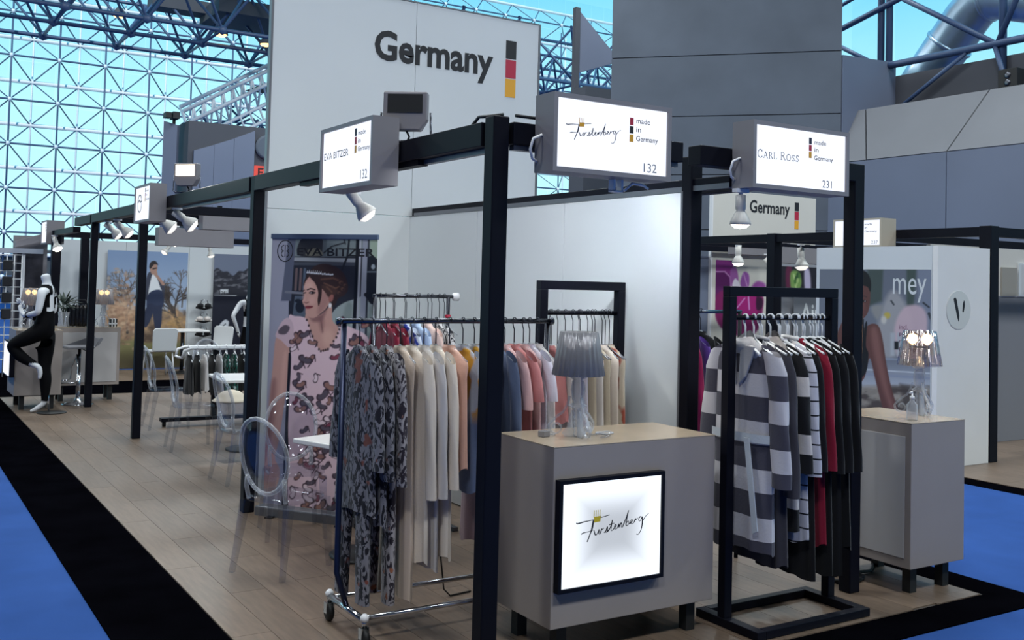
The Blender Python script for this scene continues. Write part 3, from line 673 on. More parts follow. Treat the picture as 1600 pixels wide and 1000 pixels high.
spot('small unlit lamp in front of the blank white wall panel', (2.38, 13.35, 2.279), (.1, -.2, -.8), .08, False)
spot('small lit lamp above the poster of the dark hills', (3.12, 13.35, 2.279), (.1, .2, -.8), .14, True)
spot('lit lamp hanging in front of the purple flower wall', (8.0, 6.62, 2.36), (0, 0, -1), .06, True, 30, size=1.4)
spot('unlit grey lamp in front of the purple flower wall', (8.45, 6.5, 2.25), (.3, -.3, -.8), .1, False, size=1.2)
spot('white lamp beside the beam over the green print', (8.1, 5.55, 2.36), (-.1, -.2, -1), .1, False, size=1.5)
spot('white lamp aimed outward under the sign numbered 237', (7.42, 4.3, 2.20), (.6, -.3, -.55), .05, True, 20, size=1.3)
spot('small lamp on the frame above the lit bedside style lamp at left', (-.05, 13.2, 2.3), (.2, -.4, -.8), .06, True, size=1.2)
# lamps of the front booth that light its walls (behind the big sign, as the glow on the wall shows)
spot('white lamp tucked behind the wide lit sign, aimed at the partition', (.66, .06, 2.47), (.75, .8, -.55), .02, True, 66, col=(.84, .92, 1), ang=80, size=.8)
spot('white lamp behind the wide lit sign, aimed at the rear wall', (.40, .06, 2.47), (.12, .8, -.28), .02, True, 60, col=(.95, .98, 1), ang=105, size=.8)
spot('added unseen lamp inside the robe booth, aimed down the rail', (1.95, .06, 2.47), (-.05, .7, -.6), .02, False, 40, size=.75, col=(.9, .95, 1))  # lamp added out of view to brighten the robe booth

# floodlight and its twin
def flood(label, loc, rz, lit):
    t = thing('floodlight', label, 'lamp', loc, rz)
    b = MB(); b.prism([(-.12, .04), (-.085, -.02), (.085, -.02), (.12, .04), (.12, .19), (-.12, .19)], -.035, .035, frame((0, 0, .08), (1, 0, 0), (0, 0, 1))); b.build('body', M_SIGNGREY, t, .008)
    MB().box((-.095, -.039, .155), (.095, -.034, .255)).build('glass' if not lit else 'lit_glass', M_RUBBER if not lit else emit_mat('flood_glow', (255, 240, 205), 9), t)  # when not lit: dark back plate; the glowing face points at the wall
    MB().tube([(-.135, 0, .16), (-.14, 0, .02), (-.12, 0, .004), (.12, 0, .004), (.14, 0, .02), (.135, 0, .16)], .006, 6).build('yoke', M_DKCHROME, t)
    MB().tube([(.0, 0, .07), (.02, .01, .03), (.01, 0, .0)], .006, 6).build('cable', M_RUBBER, t)
    if not lit:
        MB().box((-.095, .0355, .13), (.095, .039, .255)).build('lit_glass', emit_mat('flood_face', (255, 250, 240), 6), t)
    l = bpy.data.lights.new('flood_light', 'SPOT'); l.energy = 70 if lit else 26; l.color = (1, .98, .93); l.spot_size = math.radians(120); l.spot_blend = .8; l.shadow_soft_size = .08
    o = bpy.data.objects.new('flood_light', l); C.objects.link(o); o.parent = t; o.location = (0, -.05 if lit else .05, .2); o.rotation_euler = Vector((0, -1, -.35) if lit else (0, 1, .12)).to_track_quat('-Z', 'Y').to_euler()
    return t
flood('grey floodlight standing on the left beam, dark back plate in view', (0, .97, 2.502), -PI/5, False)
flood('glowing floodlight standing on the left beam, far end', (0, 5.55, 2.502), -PI/5-.2, True)

# ------------------------------------------------------------------ counters
def counter(label, loc, w, d, z0, h, rz, lightbox=None, inset=None, logo=False, legs=True):
    t = thing('counter', label, 'counter', loc, rz)
    MB().box((0, 0, z0), (w, d, h-.004)).build('body', M_COUNTER, t, .003)
    MB().box((-.001, -.001, h-.004), (w+.001, d+.001, h)).build('top', M_COUNTERTOP, t)
    if legs:
        for x in (.10, w-.10):
            for y in (.08, d-.08): MB().box((x-.028, y-.028, .010), (x+.028, y+.028, z0)).build('leg', M_RUBBER, t)
    if inset:
        for (o, u, a, b, c_, e) in inset:
            q = MB(); f_ = frame(o, u, (0, 0, 1))
            q.box((a, c_, 0), (b, e, .004), mtx=f_); q.build('inset_panel', M_COUNTERPANEL, t, .002)
    return t
cf = counter('greige counter with a lit handwritten logo panel, nearest the camera', (.28, -.12, 0), 1.0, .50, .165, 1.0, 0)
lp = MB(); lp.box((.0, .30, 0), (.655, .815, .035)); lpo = MB()
lp = MB(); f_ = frame((0.03, 0, 0), (1, 0, 0), (0, 0, 1))
fr = MB()
for a, b in (((0, 0, 0), (.625, .018, .04)), ((0, .497, 0), (.625, .515, .04)), ((0, .018, 0), (.018, .497, .04)), ((.607, .018, 0), (.625, .497, .04))): fr.box(a, b)
panel = bpy.data.objects.new('light_panel', fr.mesh('light_panel', M_BLACK)); C.objects.link(panel); panel.parent = cf; panel.matrix_local = frame((.012, 0, .335), (1, 0, 0), (0, 0, 1))
M_PANEL = bpy.data.materials.new('edge_lit_panel'); M_PANEL.use_nodes = True
_n = M_PANEL.node_tree; _b = _n.nodes['Principled BSDF']; _b.inputs['Base Color'].default_value = (.05, .05, .06, 1)
_t = _n.nodes.new('ShaderNodeTexCoord'); _s = _n.nodes.new('ShaderNodeSeparateXYZ'); _n.links.new(_t.outputs['Generated'], _s.inputs[0])
def _edge(sock):
    a = _n.nodes.new('ShaderNodeMath'); a.operation = 'SUBTRACT'; a.inputs[1].default_value = .5; _n.links.new(sock, a.inputs[0])
    b = _n.nodes.new('ShaderNodeMath'); b.operation = 'ABSOLUTE'; _n.links.new(a.outputs[0], b.inputs[0]); return b.outputs[0]
_mx = _n.nodes.new('ShaderNodeMath'); _mx.operation = 'MAXIMUM'; _n.links.new(_edge(_s.outputs['X']), _mx.inputs[0]); _n.links.new(_edge(_s.outputs['Y']), _mx.inputs[1])
_r = _n.nodes.new('ShaderNodeMapRange'); _r.interpolation_type = 'SMOOTHSTEP'; _r.inputs['From Min'].default_value = .10; _r.inputs['From Max'].default_value = .47; _r.inputs['To Min'].default_value = .60; _r.inputs['To Max'].default_value = 1.25
_n.links.new(_mx.outputs[0], _r.inputs['Value']); _n.links.new(_r.outputs[0], _b.inputs['Emission Strength']); _b.inputs['Emission Color'].default_value = (.86, .92, 1, 1)
MB().box((.018, .018, 0), (.607, .497, .03)).build('lit_face', M_PANEL, panel)
script_logo(panel, .10, .235, .45, .0305, M_INK, mat('crown_yellow', (214, 186, 40), .5))
cr = counter('greige counter with an inset side panel and a lit lamp on top, right side', (2.68, -.25, 0), .50, .62, .165, 1.0, 0, inset=[((-.001, .50, 0), (0, -1, 0), -.05, .46, .22, .92)])
MB().box((.501, .08, .38), (.535, .54, .84)).build('light_panel', M_BLACK, cr); MB().box((.536, .1, .40), (.54, .52, .82)).build('lit_face', M_LIGHTFACE, cr)
c3 = counter('greige counter behind the headless mannequin, white panel on its left end', (-.88, 10.02, 0), .54, .72, .19, 1.0, 0)
MB().box((-.06, -.02, .42), (-.002, .60, .86)).build('light_panel', M_BLACK, c3); MB().box((-.068, .0, .44), (-.061, .58, .84)).build('lit_face', M_LIGHTFACE, c3)
c4 = counter('long low counter with light front panels behind the bar stool', (-.32, 10.78, 0), .82, .42, .22, 1.0, 0, inset=[((0, -.001, 0), (1, 0, 0), .02, .40, .26, .93), ((0, -.001, 0), (1, 0, 0), .43, .78, .26, .93)])
c5 = counter('short counter end carrying the far table lamp', (.52, 11.0, 0), .02, .02, .22, .23, 0, legs=False) if False else None

# ------------------------------------------------------------------ crystal table lamps with scrolled bases
M_GLOW = emit_mat('warm_bulb', (255, 196, 120), 16)
def scroll(cxr):  # S scroll outline in (r, z)
    out = []
    for i in range(26):
        a = i/25*2.2*PI; r = .012+.026*(i/25); out.append((.105+r*math.cos(a-.3)*1.0, .045+r*math.sin(a-.3)))
    out += [(.10, .10), (.072, .12), (.05, .16), (.04, .20)]
    return out
def table_lamp(label, loc, lit, shade, rz=.35, power=6):
    t = thing('table_lamp', label, 'lamp', loc, rz)
    mb = MB()
    for k in range(3):
        a = 2*PI*k/3; f_ = frame((0, 0, 0), (math.cos(a), math.sin(a), 0), (0, 0, 1)); q = MB(); q.ribbon(scroll(0), [.008]*20+[.012]*10, -.006, .006); vs = [f_ @ Vector(p) for p in q.v]; mb.add(vs, q.f, 0)
        q = MB(); q.prism([(.012, .0), (.06, .0), (.075, .02), (.05, .05), (.045, .09), (.03, .13), (.012, .14)], -.006, .006); mb.add([f_ @ Vector(p) for p in q.v], q.f, 0)
    mb.build('base', M_GLASSY, t)
    s = MB(); prof = [(.016, 0), (.02, .02), (.014, .03), (.022, .045), (.015, .055), (.024, .075), (.016, .085), (.026, .10), (.016, .112), (.024, .125), (.017, .14), (.045, .15), (.048, .158), (.020, .17), (.03, .19), (.036, .235), (.03, .275), (.022, .283), (.042, .292), (.044, .30), (.018, .31), (.012, .36)]
    s.lathe(prof, 16).build('stem', M_GLASSY, t)
    sh = MB(); sh.lathe([(.128, .305), (.130, .307), (.094, .518), (.089, .52), (.123, .309)], 96, flute=.028, nf=24)
    sh.build('shade', shade, t)
    for sx in (-1, 1): MB().lathe([(0, 0), (.018, .012), (.034, .034), (.024, .062), (0, .072)], 12, c=(sx*.042, 0, .430)).build('bulb', M_GLOW if lit else M_BULB_DIM, t)
    MB().box((-.06, -.006, .412), (.06, .006, .425)).build('socket_bar', M_CHROME, t)
    if lit:
        l = bpy.data.lights.new('lamp_light', 'POINT'); l.energy = power; l.color = (1, .75, .45); l.shadow_soft_size = .05; o = bpy.data.objects.new('lamp_light', l); C.objects.link(o); o.parent = t; o.location = (0, 0, .47)
    return t
t1 = table_lamp('unlit crystal lamp with a smoky fluted shade on the nearest counter', (.565, .10, 1.0), False, M_SMOKE, rz=2.45)
MB().tube([(-.12, .02, .006), (-.16, -.05, .006), (-.10, -.09, .006), (-.03, -.02, .008)], .005, 6).build('cord', M_CLEAR, t1)
cd = tag(MB().tube([(.75+.05*math.cos(a*.5), .12+.03*math.sin(a*.5), 1.006+.0012*(a % 3)) for a in range(26)], .004, 6).build('cable_coil', M_GLASSY), 'small coil of clear cable beside the unlit crystal lamp', 'cable')
ad = thing('power_adapter', 'small clear plug box left of the unlit crystal lamp', 'adapter', (.415, .17, 1.0), .3); MB().box((-.025, -.02, 0), (.025, .02, .03)).build('body', M_SMOKE, ad, .004); MB().tube([(.025, 0, .012), (.06, -.01, .006), (.09, 0, .006)], .004, 6).build('cord', M_GLASSY, ad)
t2 = table_lamp('lit crystal lamp with a clear fluted shade on the right counter', (3.085, .0, 1.0), True, clear_mat('clear_shade', (240, 236, 232), .36, .08, .06, .5), rz=2.15)
sc2 = thing('soap_dispenser', 'clear pump bottle beside the lit crystal lamp', 'bottle', (2.83, -.14, 1.0))
MB().lathe([(.03, 0), (.032, .005), (.032, .09), (.014, .11), (.012, .125)], 16).build('bottle', M_GLASSY, sc2); MB().lathe([(.014, .122), (.014, .14), (.005, .142), (.005, .165)], 12).tube([(0, 0, .165), (-.035, -.01, .163)], .006, 6).build('pump', M_WPLASTIC, sc2)
t3 = table_lamp('lit crystal lamp behind the headless mannequin', (-.67, 10.5, 1.0), True, M_SMOKE, power=4)
t4 = table_lamp('lit crystal lamp at the end of the long low counter', (.30, 10.95, 1.0), True, M_SMOKE, power=4)
tag(MB().tube([(2.62+.12*math.cos(a*.45)+.01*(a % 4), .17+.08*math.sin(a*.45), .018+.004*(a % 5)) for a in range(44)]+[(2.9, .2, .02), (3.05, .3, .02)], .009, 6).build('cable_coil', M_RUBBER), 'coil of black cable on the floor under the right counter', 'cable')
# ------------------------------------------------------------------ garments, hangers, rails
def fabric(name, rgb, kind='plain', rgb2=(0, 0, 0), rgb3=None, scale=1.0, off=0.0, rough=.85, fr=.5, tl=0.0, cam_axis='Z'):
    """plain, stripes (bands across Z), thin (fine lines across Z), floral (leafy motifs), splash (large blots)"""
    m = bpy.data.materials.new(name); m.use_nodes = True; n = m.node_tree; b = n.nodes['Principled BSDF']; L = n.links
    b.inputs['Roughness'].default_value = rough; b.inputs['Specular IOR Level'].default_value = .2
    b.inputs['Sheen Weight'].default_value = .15
    c1, c2 = lin(rgb)+(1,), lin(rgb2)+(1,)
    t = n.nodes.new('ShaderNodeTexCoord'); 
    nz = n.nodes.new('ShaderNodeTexNoise'); nz.inputs['Scale'].default_value = 90; L.new(t.outputs['Object'], nz.inputs['Vector'])
    bp = n.nodes.new('ShaderNodeBump'); bp.inputs['Strength'].default_value = .25; bp.inputs['Distance'].default_value = .004; L.new(nz.outputs['Fac'], bp.inputs['Height']); L.new(bp.outputs[0], b.inputs['Normal'])
    if kind == 'plain': b.inputs['Base Color'].default_value = c1; return m
    def math_(op, a, v=None, w=None):
        q = n.nodes.new('ShaderNodeMath'); q.operation = op
        if hasattr(a, 'node'): L.new(a, q.inputs[0])
        else: q.inputs[0].default_value = a
        if v is not None:
            if hasattr(v, 'node'): L.new(v, q.inputs[1])
            else: q.inputs[1].default_value = v
        return q.outputs[0]
    def mixc(f, a, bb):
        q = n.nodes.new('ShaderNodeMix'); q.data_type = 'RGBA'; L.new(f, q.inputs['Factor'])
        for i, x in ((6, a), (7, bb)):
            if hasattr(x, 'node'): L.new(x, q.inputs[i])
            else: q.inputs[i].default_value = x
        return q.outputs[2]
    if kind in ('stripes', 'thin'):
        s = n.nodes.new('ShaderNodeSeparateXYZ'); L.new(t.outputs['Object'], s.inputs[0])
        f = math_('FRACT', math_('ADD', math_('MULTIPLY', s.outputs['Z'], scale), off+50)); g = math_('GREATER_THAN', f, fr)
        L.new(mixc(g, c1, c2), b.inputs['Base Color'])
    if kind == 'floral':
        mp = n.nodes.new('ShaderNodeMapping'); mp.inputs['Scale'].default_value = (1, 1, .5); L.new(t.outputs['Object'], mp.inputs[0])
        w = n.nodes.new('ShaderNodeTexNoise'); w.inputs['Scale'].default_value = 20*scale; w.inputs['Detail'].default_value = 3.5; w.inputs['Distortion'].default_value = 2.2; L.new(mp.outputs[0], w.inputs['Vector'])
        f = n.nodes.new('ShaderNodeMapRange'); f.inputs['From Min'].default_value = .485; f.inputs['From Max'].default_value = .525; L.new(w.outputs['Fac'], f.inputs['Value'])
        w2 = n.nodes.new('ShaderNodeTexNoise'); w2.inputs['Scale'].default_value = 9*scale; w2.inputs['Detail'].default_value = 2; L.new(t.outputs['Object'], w2.inputs['Vector'])
        f2 = n.nodes.new('ShaderNodeMapRange'); f2.inputs['From Min'].default_value = .63; f2.inputs['From Max'].default_value = .68; L.new(w2.outputs['Fac'], f2.inputs['Value'])
        L.new(mixc(f2.outputs[0], mixc(f.outputs[0], c1, c2), lin(rgb3 or rgb2)+(1,)), b.inputs['Base Color'])
    if kind == 'splash':
        w2 = n.nodes.new('ShaderNodeTexNoise'); w2.inputs['Scale'].default_value = 7*scale; w2.inputs['Detail'].default_value = 1.5; L.new(t.outputs['Object'], w2.inputs['Vector'])
        f2 = n.nodes.new('ShaderNodeMapRange'); f2.inputs['From Min'].default_value = .54; f2.inputs['From Max'].default_value = .60; L.new(w2.outputs['Fac'], f2.inputs['Value'])
        q = mixc(f2.outputs[0], c1, c2)
        if rgb3:
            s = n.nodes.new('ShaderNodeSeparateXYZ'); L.new(t.outputs['Object'], s.inputs[0]); g = n.nodes.new('ShaderNodeMapRange'); g.inputs['From Min'].default_value = -.32; g.inputs['From Max'].default_value = -.40; L.new(s.outputs['Z'], g.inputs['Value'])
            q = mixc(g.outputs[0], q, lin(rgb3)+(1,))
        L.new(q, b.inputs['Base Color'])
    return m

def body(L, sh=.19, hem=.23, th=.024, neck=.055, folds=5, amp=.007, seed=0, N=40, waist=None):
    """a hanging garment body; X across the shoulders, Y through the thickness, neck at z = 0"""
    r = random.Random(seed); ph = [r.uniform(0, 6.3) for _ in range(4)]
    rows = [(.004, neck*.9, .020), (-.012, neck, .028), (-.03, neck+.05, th*.7), (-.055, sh*.78, th*.85), (-.075, sh*.97, th*.9), (-.10, sh, th)]
    m = 10
    for i in range(1, m+1):
        t = i/m; z = -.10-(L-.10)*t
        u = sh*.94*(1-t)+hem*t
        if waist: u *= 1-waist*math.exp(-((z+.42)/.10)**2)
        rows.append((z, u, th*(1+.35*t)))
    mb = MB(); vs = []
    for z, u, w in rows:
        t = min(1, max(0, (-z-.08)/max(.1, L-.1)))
        for j in range(N):
            a = 2*PI*j/N; c_, s_ = math.cos(a), math.sin(a)
            f = amp*t*(math.sin(folds*a+ph[0])+.6*math.sin((folds*2+1)*a+ph[1]+z*3))
            x = u*(abs(c_)**.8)*(1 if c_ > 0 else -1)+.006*t*math.sin(7*a+ph[2]); y = (w+f)*s_+.35*f*(1 if s_ >= 0 else -1)
            zz = z+(.010*math.sin(3*a+ph[3])+.006*math.sin(5*a))*(1 if z == rows[-1][0] else 0)
            vs.append((x, y, zz))
    fs = []
    for i in range(len(rows)-1):
        for j in range(N): fs.append((i*N+j, (i+1)*N+j, (i+1)*N+(j+1) % N, i*N+(j+1) % N))
    mb.add(vs, fs, 0, True); return mb
def sleeve_mb(side, sh, L, r0=.068, r1=.062, out=.035, fwd=0.0, seed=0):
    q = random.Random(seed+side); mb = MB(); N = 16; vs = []; k = 9
    for i in range(k+1):
        t = i/k; x = side*(sh*.90+.02+out*(1-(1-t)**2)+.02*t); y = fwd*t*t; z = -.075-.01-(L)*t*.985; r = r0*(1-t)+r1*t
        for j in range(N):
            a = 2*PI*j/N; w = 1+.10*math.sin(3*a+z*14+q.random()*.3)
            if i == 0: vs.append((x+.7*r*math.cos(a)*.9-.25*r*side, y+.34*r*math.sin(a), z+.035-.03*side*math.cos(a)))
            else: vs.append((x+r*.62*w*math.cos(a), y+r*.36*w*math.sin(a), z))
    fs = []
    for i in range(k):
        for j in range(N): fs.append((i*N+j, (i+1)*N+j, (i+1)*N+(j+1) % N, i*N+(j+1) % N))
    mb.add(vs, fs, 0, True); return mb
M_HWIRE = mat('hanger_wire', (150, 152, 158), .3, .9); M_HDARK = mat('hanger_hook', (70, 72, 80), .3, .9)
def hanger_mb(w=.19, drop=.12, r=.004, clear=False):
    """hook over a bar at z = 0 (bar radius .014), shoulders at -drop"""
    mb = MB(); h = [(0, 0, .0)]
    pts = [(.018*math.sin(a), 0, .018*math.cos(a)-.002) for a in [(-1.9+.42*i) for i in range(9)]]
    pts = [(p[0], 0, p[2]) for p in pts]+[(.012, 0, -.03), (.0, 0, -.05), (0, 0, -drop)]
    mb.tube(pts, r*.9, 6, 0)
    mb.tube([(-w, 0, -drop-.078), (-w*.55, 0, -drop-.045), (0, 0, -drop), (w*.55, 0, -drop-.045), (w, 0, -drop-.078)], r*1.5, 6, 1)
    return mb
HANG = {}
def hanger(kind, loc, rz, label, group):
    spec = {'wire': (.175, .125, .0035, (M_HDARK, M_GLASSY)), 'white': (.19, .11, .0055, (M_WPLASTIC, M_WPLASTIC)), 'long': (.17, .19, .003, (M_HDARK, M_HWIRE)), 'clip': (.13, .07, .004, (M_WPLASTIC, M_WPLASTIC))}[kind]
    if kind not in HANG: HANG[kind] = hanger_mb(*spec[:3]).mesh('hanger', list(spec[3]))
    o = bpy.data.objects.new('hanger', HANG[kind]); C.objects.link(o); o.location = loc; o.rotation_euler = (0, 0, rz); tag(o, label, 'hanger', group); return o
DROP = {'wire': .125, 'white': .11, 'long': .19, 'clip': .07}
def garment(name, label, cat, loc, rz, m, L, sleeves=0.0, sh=.185, hem=.22, th=.023, folds=5, amp=.007, seed=0, group=None, sm=None, waist=None, hood=None, belt=None, trousers=None, collar=None, fwd=0.0, sl_r=.068, tag_card=False):
    o = body(L, sh, hem, th, .05, folds, amp, seed, waist=waist).build(name, m); o.location = loc; o.rotation_euler = (0, 0, rz); tag(o, label, cat, group)
    if sleeves:
        for s in (-1, 1): sleeve_mb(s, sh, sleeves, sl_r, sl_r*.95, fwd=fwd, seed=seed).build('sleeve', sm or m, o)
    if hood:
        mb = MB(); vs = []; N = 20; k = 7
        for i in range(k):
            t = i/(k-1)
            for j in range(N):
                a = 2*PI*j/N; rr = .105+.03*math.sin(PI*t); vs.append((rr*math.cos(a)*(1+.05*math.sin(4*a)), .008+(.036+.022*math.sin(PI*t))*math.sin(a)+.009*math.sin(5*a), .028-.10*t-.045*(math.cos(a)**2)+(.02*math.sin(3*a) if t < .3 else 0)))
        fs = [(i*N+j, (i+1)*N+j, (i+1)*N+(j+1) % N, i*N+(j+1) % N) for i in range(k-1) for j in range(N)]
        mb.add(vs, fs, 0, True); mb.build('hood', hood, o)
        for s in (-1, 1):
            q = MB(); q.prism([(s*.02, -.02), (s*.12, -.03), (s*.10, -.10), (s*.06, -.19), (s*.01, -.24)][::1 if s > 0 else -1], th+.004, th+.02, frame((0, 0, 0), (1, 0, 0), (0, 0, 1)) if False else Matrix(((1, 0, 0, 0), (0, 0, 1, 0), (0, 1, 0, 0), (0, 0, 0, 1)))); q.build('lapel', hood, o, .006)
    if belt:
        zb = -.50; mb = MB(); N = 28
        u = sh*.97; vs = []
        for z in (zb-.022, zb+.022):
            for j in range(N): a = 2*PI*j/N; vs.append((u*1.10*(abs(math.cos(a))**.8)*(1 if math.cos(a) > 0 else -1), (th*1.35+.014)*math.sin(a), z))
        mb.add(vs, [(j, (j+1) % N, N+(j+1) % N, N+j) for j in range(N)], 0, True); mb.build('belt', belt, o)
        mb = MB(); mb.prism([(-.02, 0), (.015, 0), (-.055, -.48), (-.09, -.46)], 0, .006, Matrix(((1, 0, 0, -.09), (0, 0, 1, th*1.6+.01), (0, 1, 0, zb), (0, 0, 0, 1)))); mb.build('belt_tail', belt, o)
    if trousers:
        Lt = trousers
        for s in (-1, 1):
            mb = MB(); N = 14; vs = []; k = 8
            for i in range(k+1):
                t = i/k
                for j in range(N): a = 2*PI*j/N; vs.append((s*(.085+.03*t)+.062*math.cos(a)*(1-.12*t), .028*math.sin(a)*(1+.15*math.sin(3*a)), -L*.8-(Lt-L*.8)*t))
            mb.add(vs, [(i*N+j, (i+1)*N+j, (i+1)*N+(j+1) % N, i*N+(j+1) % N) for i in range(k) for j in range(N)], 0, True); mb.build('trouser_leg', m, o)
    if collar:
        mb = MB(); mb.tube([(.055*math.cos(a), .034*math.sin(a), .004+.01*math.sin(a)) for a in [2*PI*i/16 for i in range(16)]], .010, 6, closed=True); mb.build('collar', collar, o)
        for s in (-1, 1):
            q = MB(); q.prism([(s*.005, -.26), (s*.055, .0), (s*.085, -.02), (s*.035, -.26)][::1 if s > 0 else -1], 0, .008, Matrix(((1, 0, 0, 0), (0, 0, 1, th), (0, 1, 0, 0), (0, 0, 0, 1)))); q.build('lapel', collar, o, .003)
    if tag_card:
        MB().box((-.03, th+.012, -.24), (.035, th+.015, -.05)).build('swing_card', tag_card, o)
    return o

# rolling chrome rail in the first booth
M_REFLTUBE = mat('dark_reflection_tube', (30, 38, 66), .3, .5)  # chrome upright with its dark blue reflection put into the colour
rk = thing('rolling_rail', 'chrome rolling clothes rail with black castors behind the front post', 'clothes rail')
X0, X1, Y0, Y1 = -.375, .74, .48, .92
for y in (.885, .515): MB().tube([(X0, y, .135), (X1, y, .135)], .013, 10).build('base_rail', M_CHROME, rk)
for x in (X0, X1):
    MB().tube([(x, Y0, .135), (x, Y1, .135)], .017, 10).build('end_bar', M_CHROME, rk)
    s = -1 if x == X0 else 1
    MB().tube([(x, .70, .14), (x+s*.04, .74, .30), (x+s*.05, .72, 1.535)], .015, 10).build('upright', M_REFLTUBE if s < 0 else M_CHROME, rk)
    for y in (Y0, Y1):
        c_ = MB(); c_.tube([(x, y, .145), (x, y, .10)], .012, 8).box((x-.022, y-.018, .05), (x-.016, y+.018, .105)).box((x+.016, y-.018, .05), (x+.022, y+.018, .105)); co = c_.build('castor_fork', M_CHROME, rk)
        MB().lathe([(.0, -.016), (.035, -.016), (.046, -.009), (.046, .009), (.035, .016), (0, .016)], 20, mtx=Matrix.Translation((x, y, .056)) @ Matrix.Rotation(PI/2, 4, 'Y')).build('castor_wheel', M_RUBBER, rk)
        MB().lathe([(0, -.02), (.02, -.01), (.022, .008), (.01, .022), (0, .024)], 12, c=(x, y, .145)).build('end_knob', M_WPLASTIC, rk)
MB().tube([(-.46, .70, 1.545), (.80, .70, 1.545)], .014, 12).build('hanging_bar', M_DKCHROME, rk)
for x in (-.462, .802): MB().lathe([(0, -.012), (.02, -.01), (.02, .01), (0, .012)], 12, mtx=Matrix.Translation((x, .70, 1.545)) @ Matrix.Rotation(PI/2, 4, 'Y')).build('end_cap', M_DKCHROME, rk)

F_GREY = fabric('grey_leaf_print', (116, 114, 122), 'floral', (24, 24, 34), (112, 62, 54), 1.35)
F_GREY2 = fabric('pale_leaf_print', (150, 144, 148), 'floral', (44, 38, 48), (140, 88, 66), 1.4)
F_CREAM = fabric('cream_fleece', (226, 212, 198)); F_IVORY = fabric('ivory_fleece', (222, 214, 210)); F_BEIGE = fabric('beige_satin', (196, 176, 160), rough=.4)
F_PEACH = fabric('peach_satin', (224, 176, 158), rough=.35); F_MUSTARD = fabric('mustard_blossom_print', (168, 172, 184), 'splash', (190, 138, 40), (92, 104, 134), 1.2)
F_MUST2 = fabric('small_mustard_print', (178, 182, 190), 'splash', (188, 140, 44), None, 1.7); F_MAUVE = fabric('mauve_jersey', (150, 122, 130)); F_BLUEG = fabric('slate_jersey', (88, 100, 128))
F_BLUSH = fabric('blush_cotton', (214, 172, 172)); F_ROSE = fabric('rose_cotton', (196, 128, 128)); F_WHITE = fabric('white_cotton', (222, 216, 214)); F_LIL = fabric('pale_lilac_cotton', (206, 200, 214))
F_CARD = mat('blue_card', (120, 134, 176), .6)
rzr = PI/2
def rail_set(kind, y, z, rows, gh, gg=None):
    """rows: (x, rz offset, dict) - one hanger and one garment each"""
    for x, dr, kw in rows:
        kw = dict(kw); nm, lb, ct = kw.pop('n'); hanger(kind, (x, y, z+.004), rzr+dr, ' '.join(('hanger of '+lb).split()[:16]), gh[1]); garment(nm, lb, ct, (x, y, z-DROP[kind]-.004), rzr+dr, **kw)
W = lambda s: ('clear hanger with a wire hook on the rolling chrome rail', 'clear hangers on the rolling chrome rail')
rail_set('wire', .70, 1.545, [
    (-.348, .06, dict(n=('pyjama_set', 'grey leaf print pyjama set hanging outermost on the chrome rail', 'pyjamas'), m=F_GREY, L=.80, sleeves=.50, trousers=1.235, seed=1, folds=4, hem=.20)),
    (-.285, .02, dict(n=('pyjama_set', 'grey leaf print pyjama set with a blue card at its neck', 'pyjamas'), m=F_GREY, L=.86, sleeves=.55, seed=2, tag_card=F_CARD, hem=.22)),
    (-.20, -.05, dict(n=('pyjama_set', 'grey leaf print pyjama set with long narrow trousers beside the cream robes', 'pyjamas'), m=F_GREY2, L=.62, sleeves=.58, trousers=1.25, seed=3, hem=.2)),
    (-.125, 0, dict(n=('nightdress', 'sheer dusty beige nightdress, the longest on the chrome rail', 'nightdress'), m=F_BEIGE, L=1.235, seed=4, hem=.19, sh=.17)),
    (-.06, .03, dict(n=('robe', 'cream robe next to the leaf print pyjamas', 'robe'), m=F_CREAM, L=1.06, sleeves=.66, seed=5, amp=.009, hem=.21)),
    (.01, 0, dict(n=('robe', 'ivory robe in the middle of the three cream robes', 'robe'), m=F_IVORY, L=1.10, sleeves=.66, seed=6, amp=.009, hem=.21)),
    (.08, -.03, dict(n=('robe', 'cream robe next to the peach slip', 'robe'), m=F_CREAM, L=1.05, sleeves=.62, seed=7, amp=.008, hem=.21)),
    (.16, .06, dict(n=('slip', 'shiny peach satin slip with bare shoulders', 'slip'), m=F_PEACH, L=.62, seed=8, th=.02, hem=.2)),
    (.24, .05, dict(n=('nightshirt', 'grey nightshirt with large mustard blossoms and a slate lower half', 'nightshirt'), m=F_MUSTARD, L=.74, sleeves=.30, seed=9)),
    (.31, 0, dict(n=('nightshirt', 'pale nightshirt with mustard dots close to the front post', 'nightshirt'), m=F_MUST2, L=.60, sleeves=.45, seed=10)),
    (.37, 0, dict(n=('nightdress', 'long mauve nightdress half hidden by the front post', 'nightdress'), m=F_MAUVE, L=1.05, seed=11, hem=.2)),
    (.44, 0, dict(n=('jersey', 'slate jersey top hidden behind the front post', 'top'), m=F_BLUEG, L=.75, sleeves=.5, seed=12)),
    (.50, 0, dict(n=('shirt', 'blush cotton top with short sleeves right of the front post', 'top'), m=F_BLUSH, L=.95, sleeves=.24, seed=13)),
    (.56, .03, dict(n=('nightdress', 'rose cotton nightdress behind the blush top', 'nightdress'), m=F_ROSE, L=1.0, sleeves=.2, seed=14)),
    (.62, 0, dict(n=('nightdress', 'blush nightdress between the rose and the lilac ones', 'nightdress'), m=F_BLUSH, L=1.02, seed=15)),
    (.66, -.02, dict(n=('nightdress', 'pale lilac nightdress near the right end of the chrome rail', 'nightdress'), m=F_LIL, L=1.05, sleeves=.2, seed=16)),
    (.71, 0, dict(n=('nightdress', 'white cotton nightdress last on the chrome rail', 'nightdress'), m=F_WHITE, L=1.05, seed=17)),
], W(0))
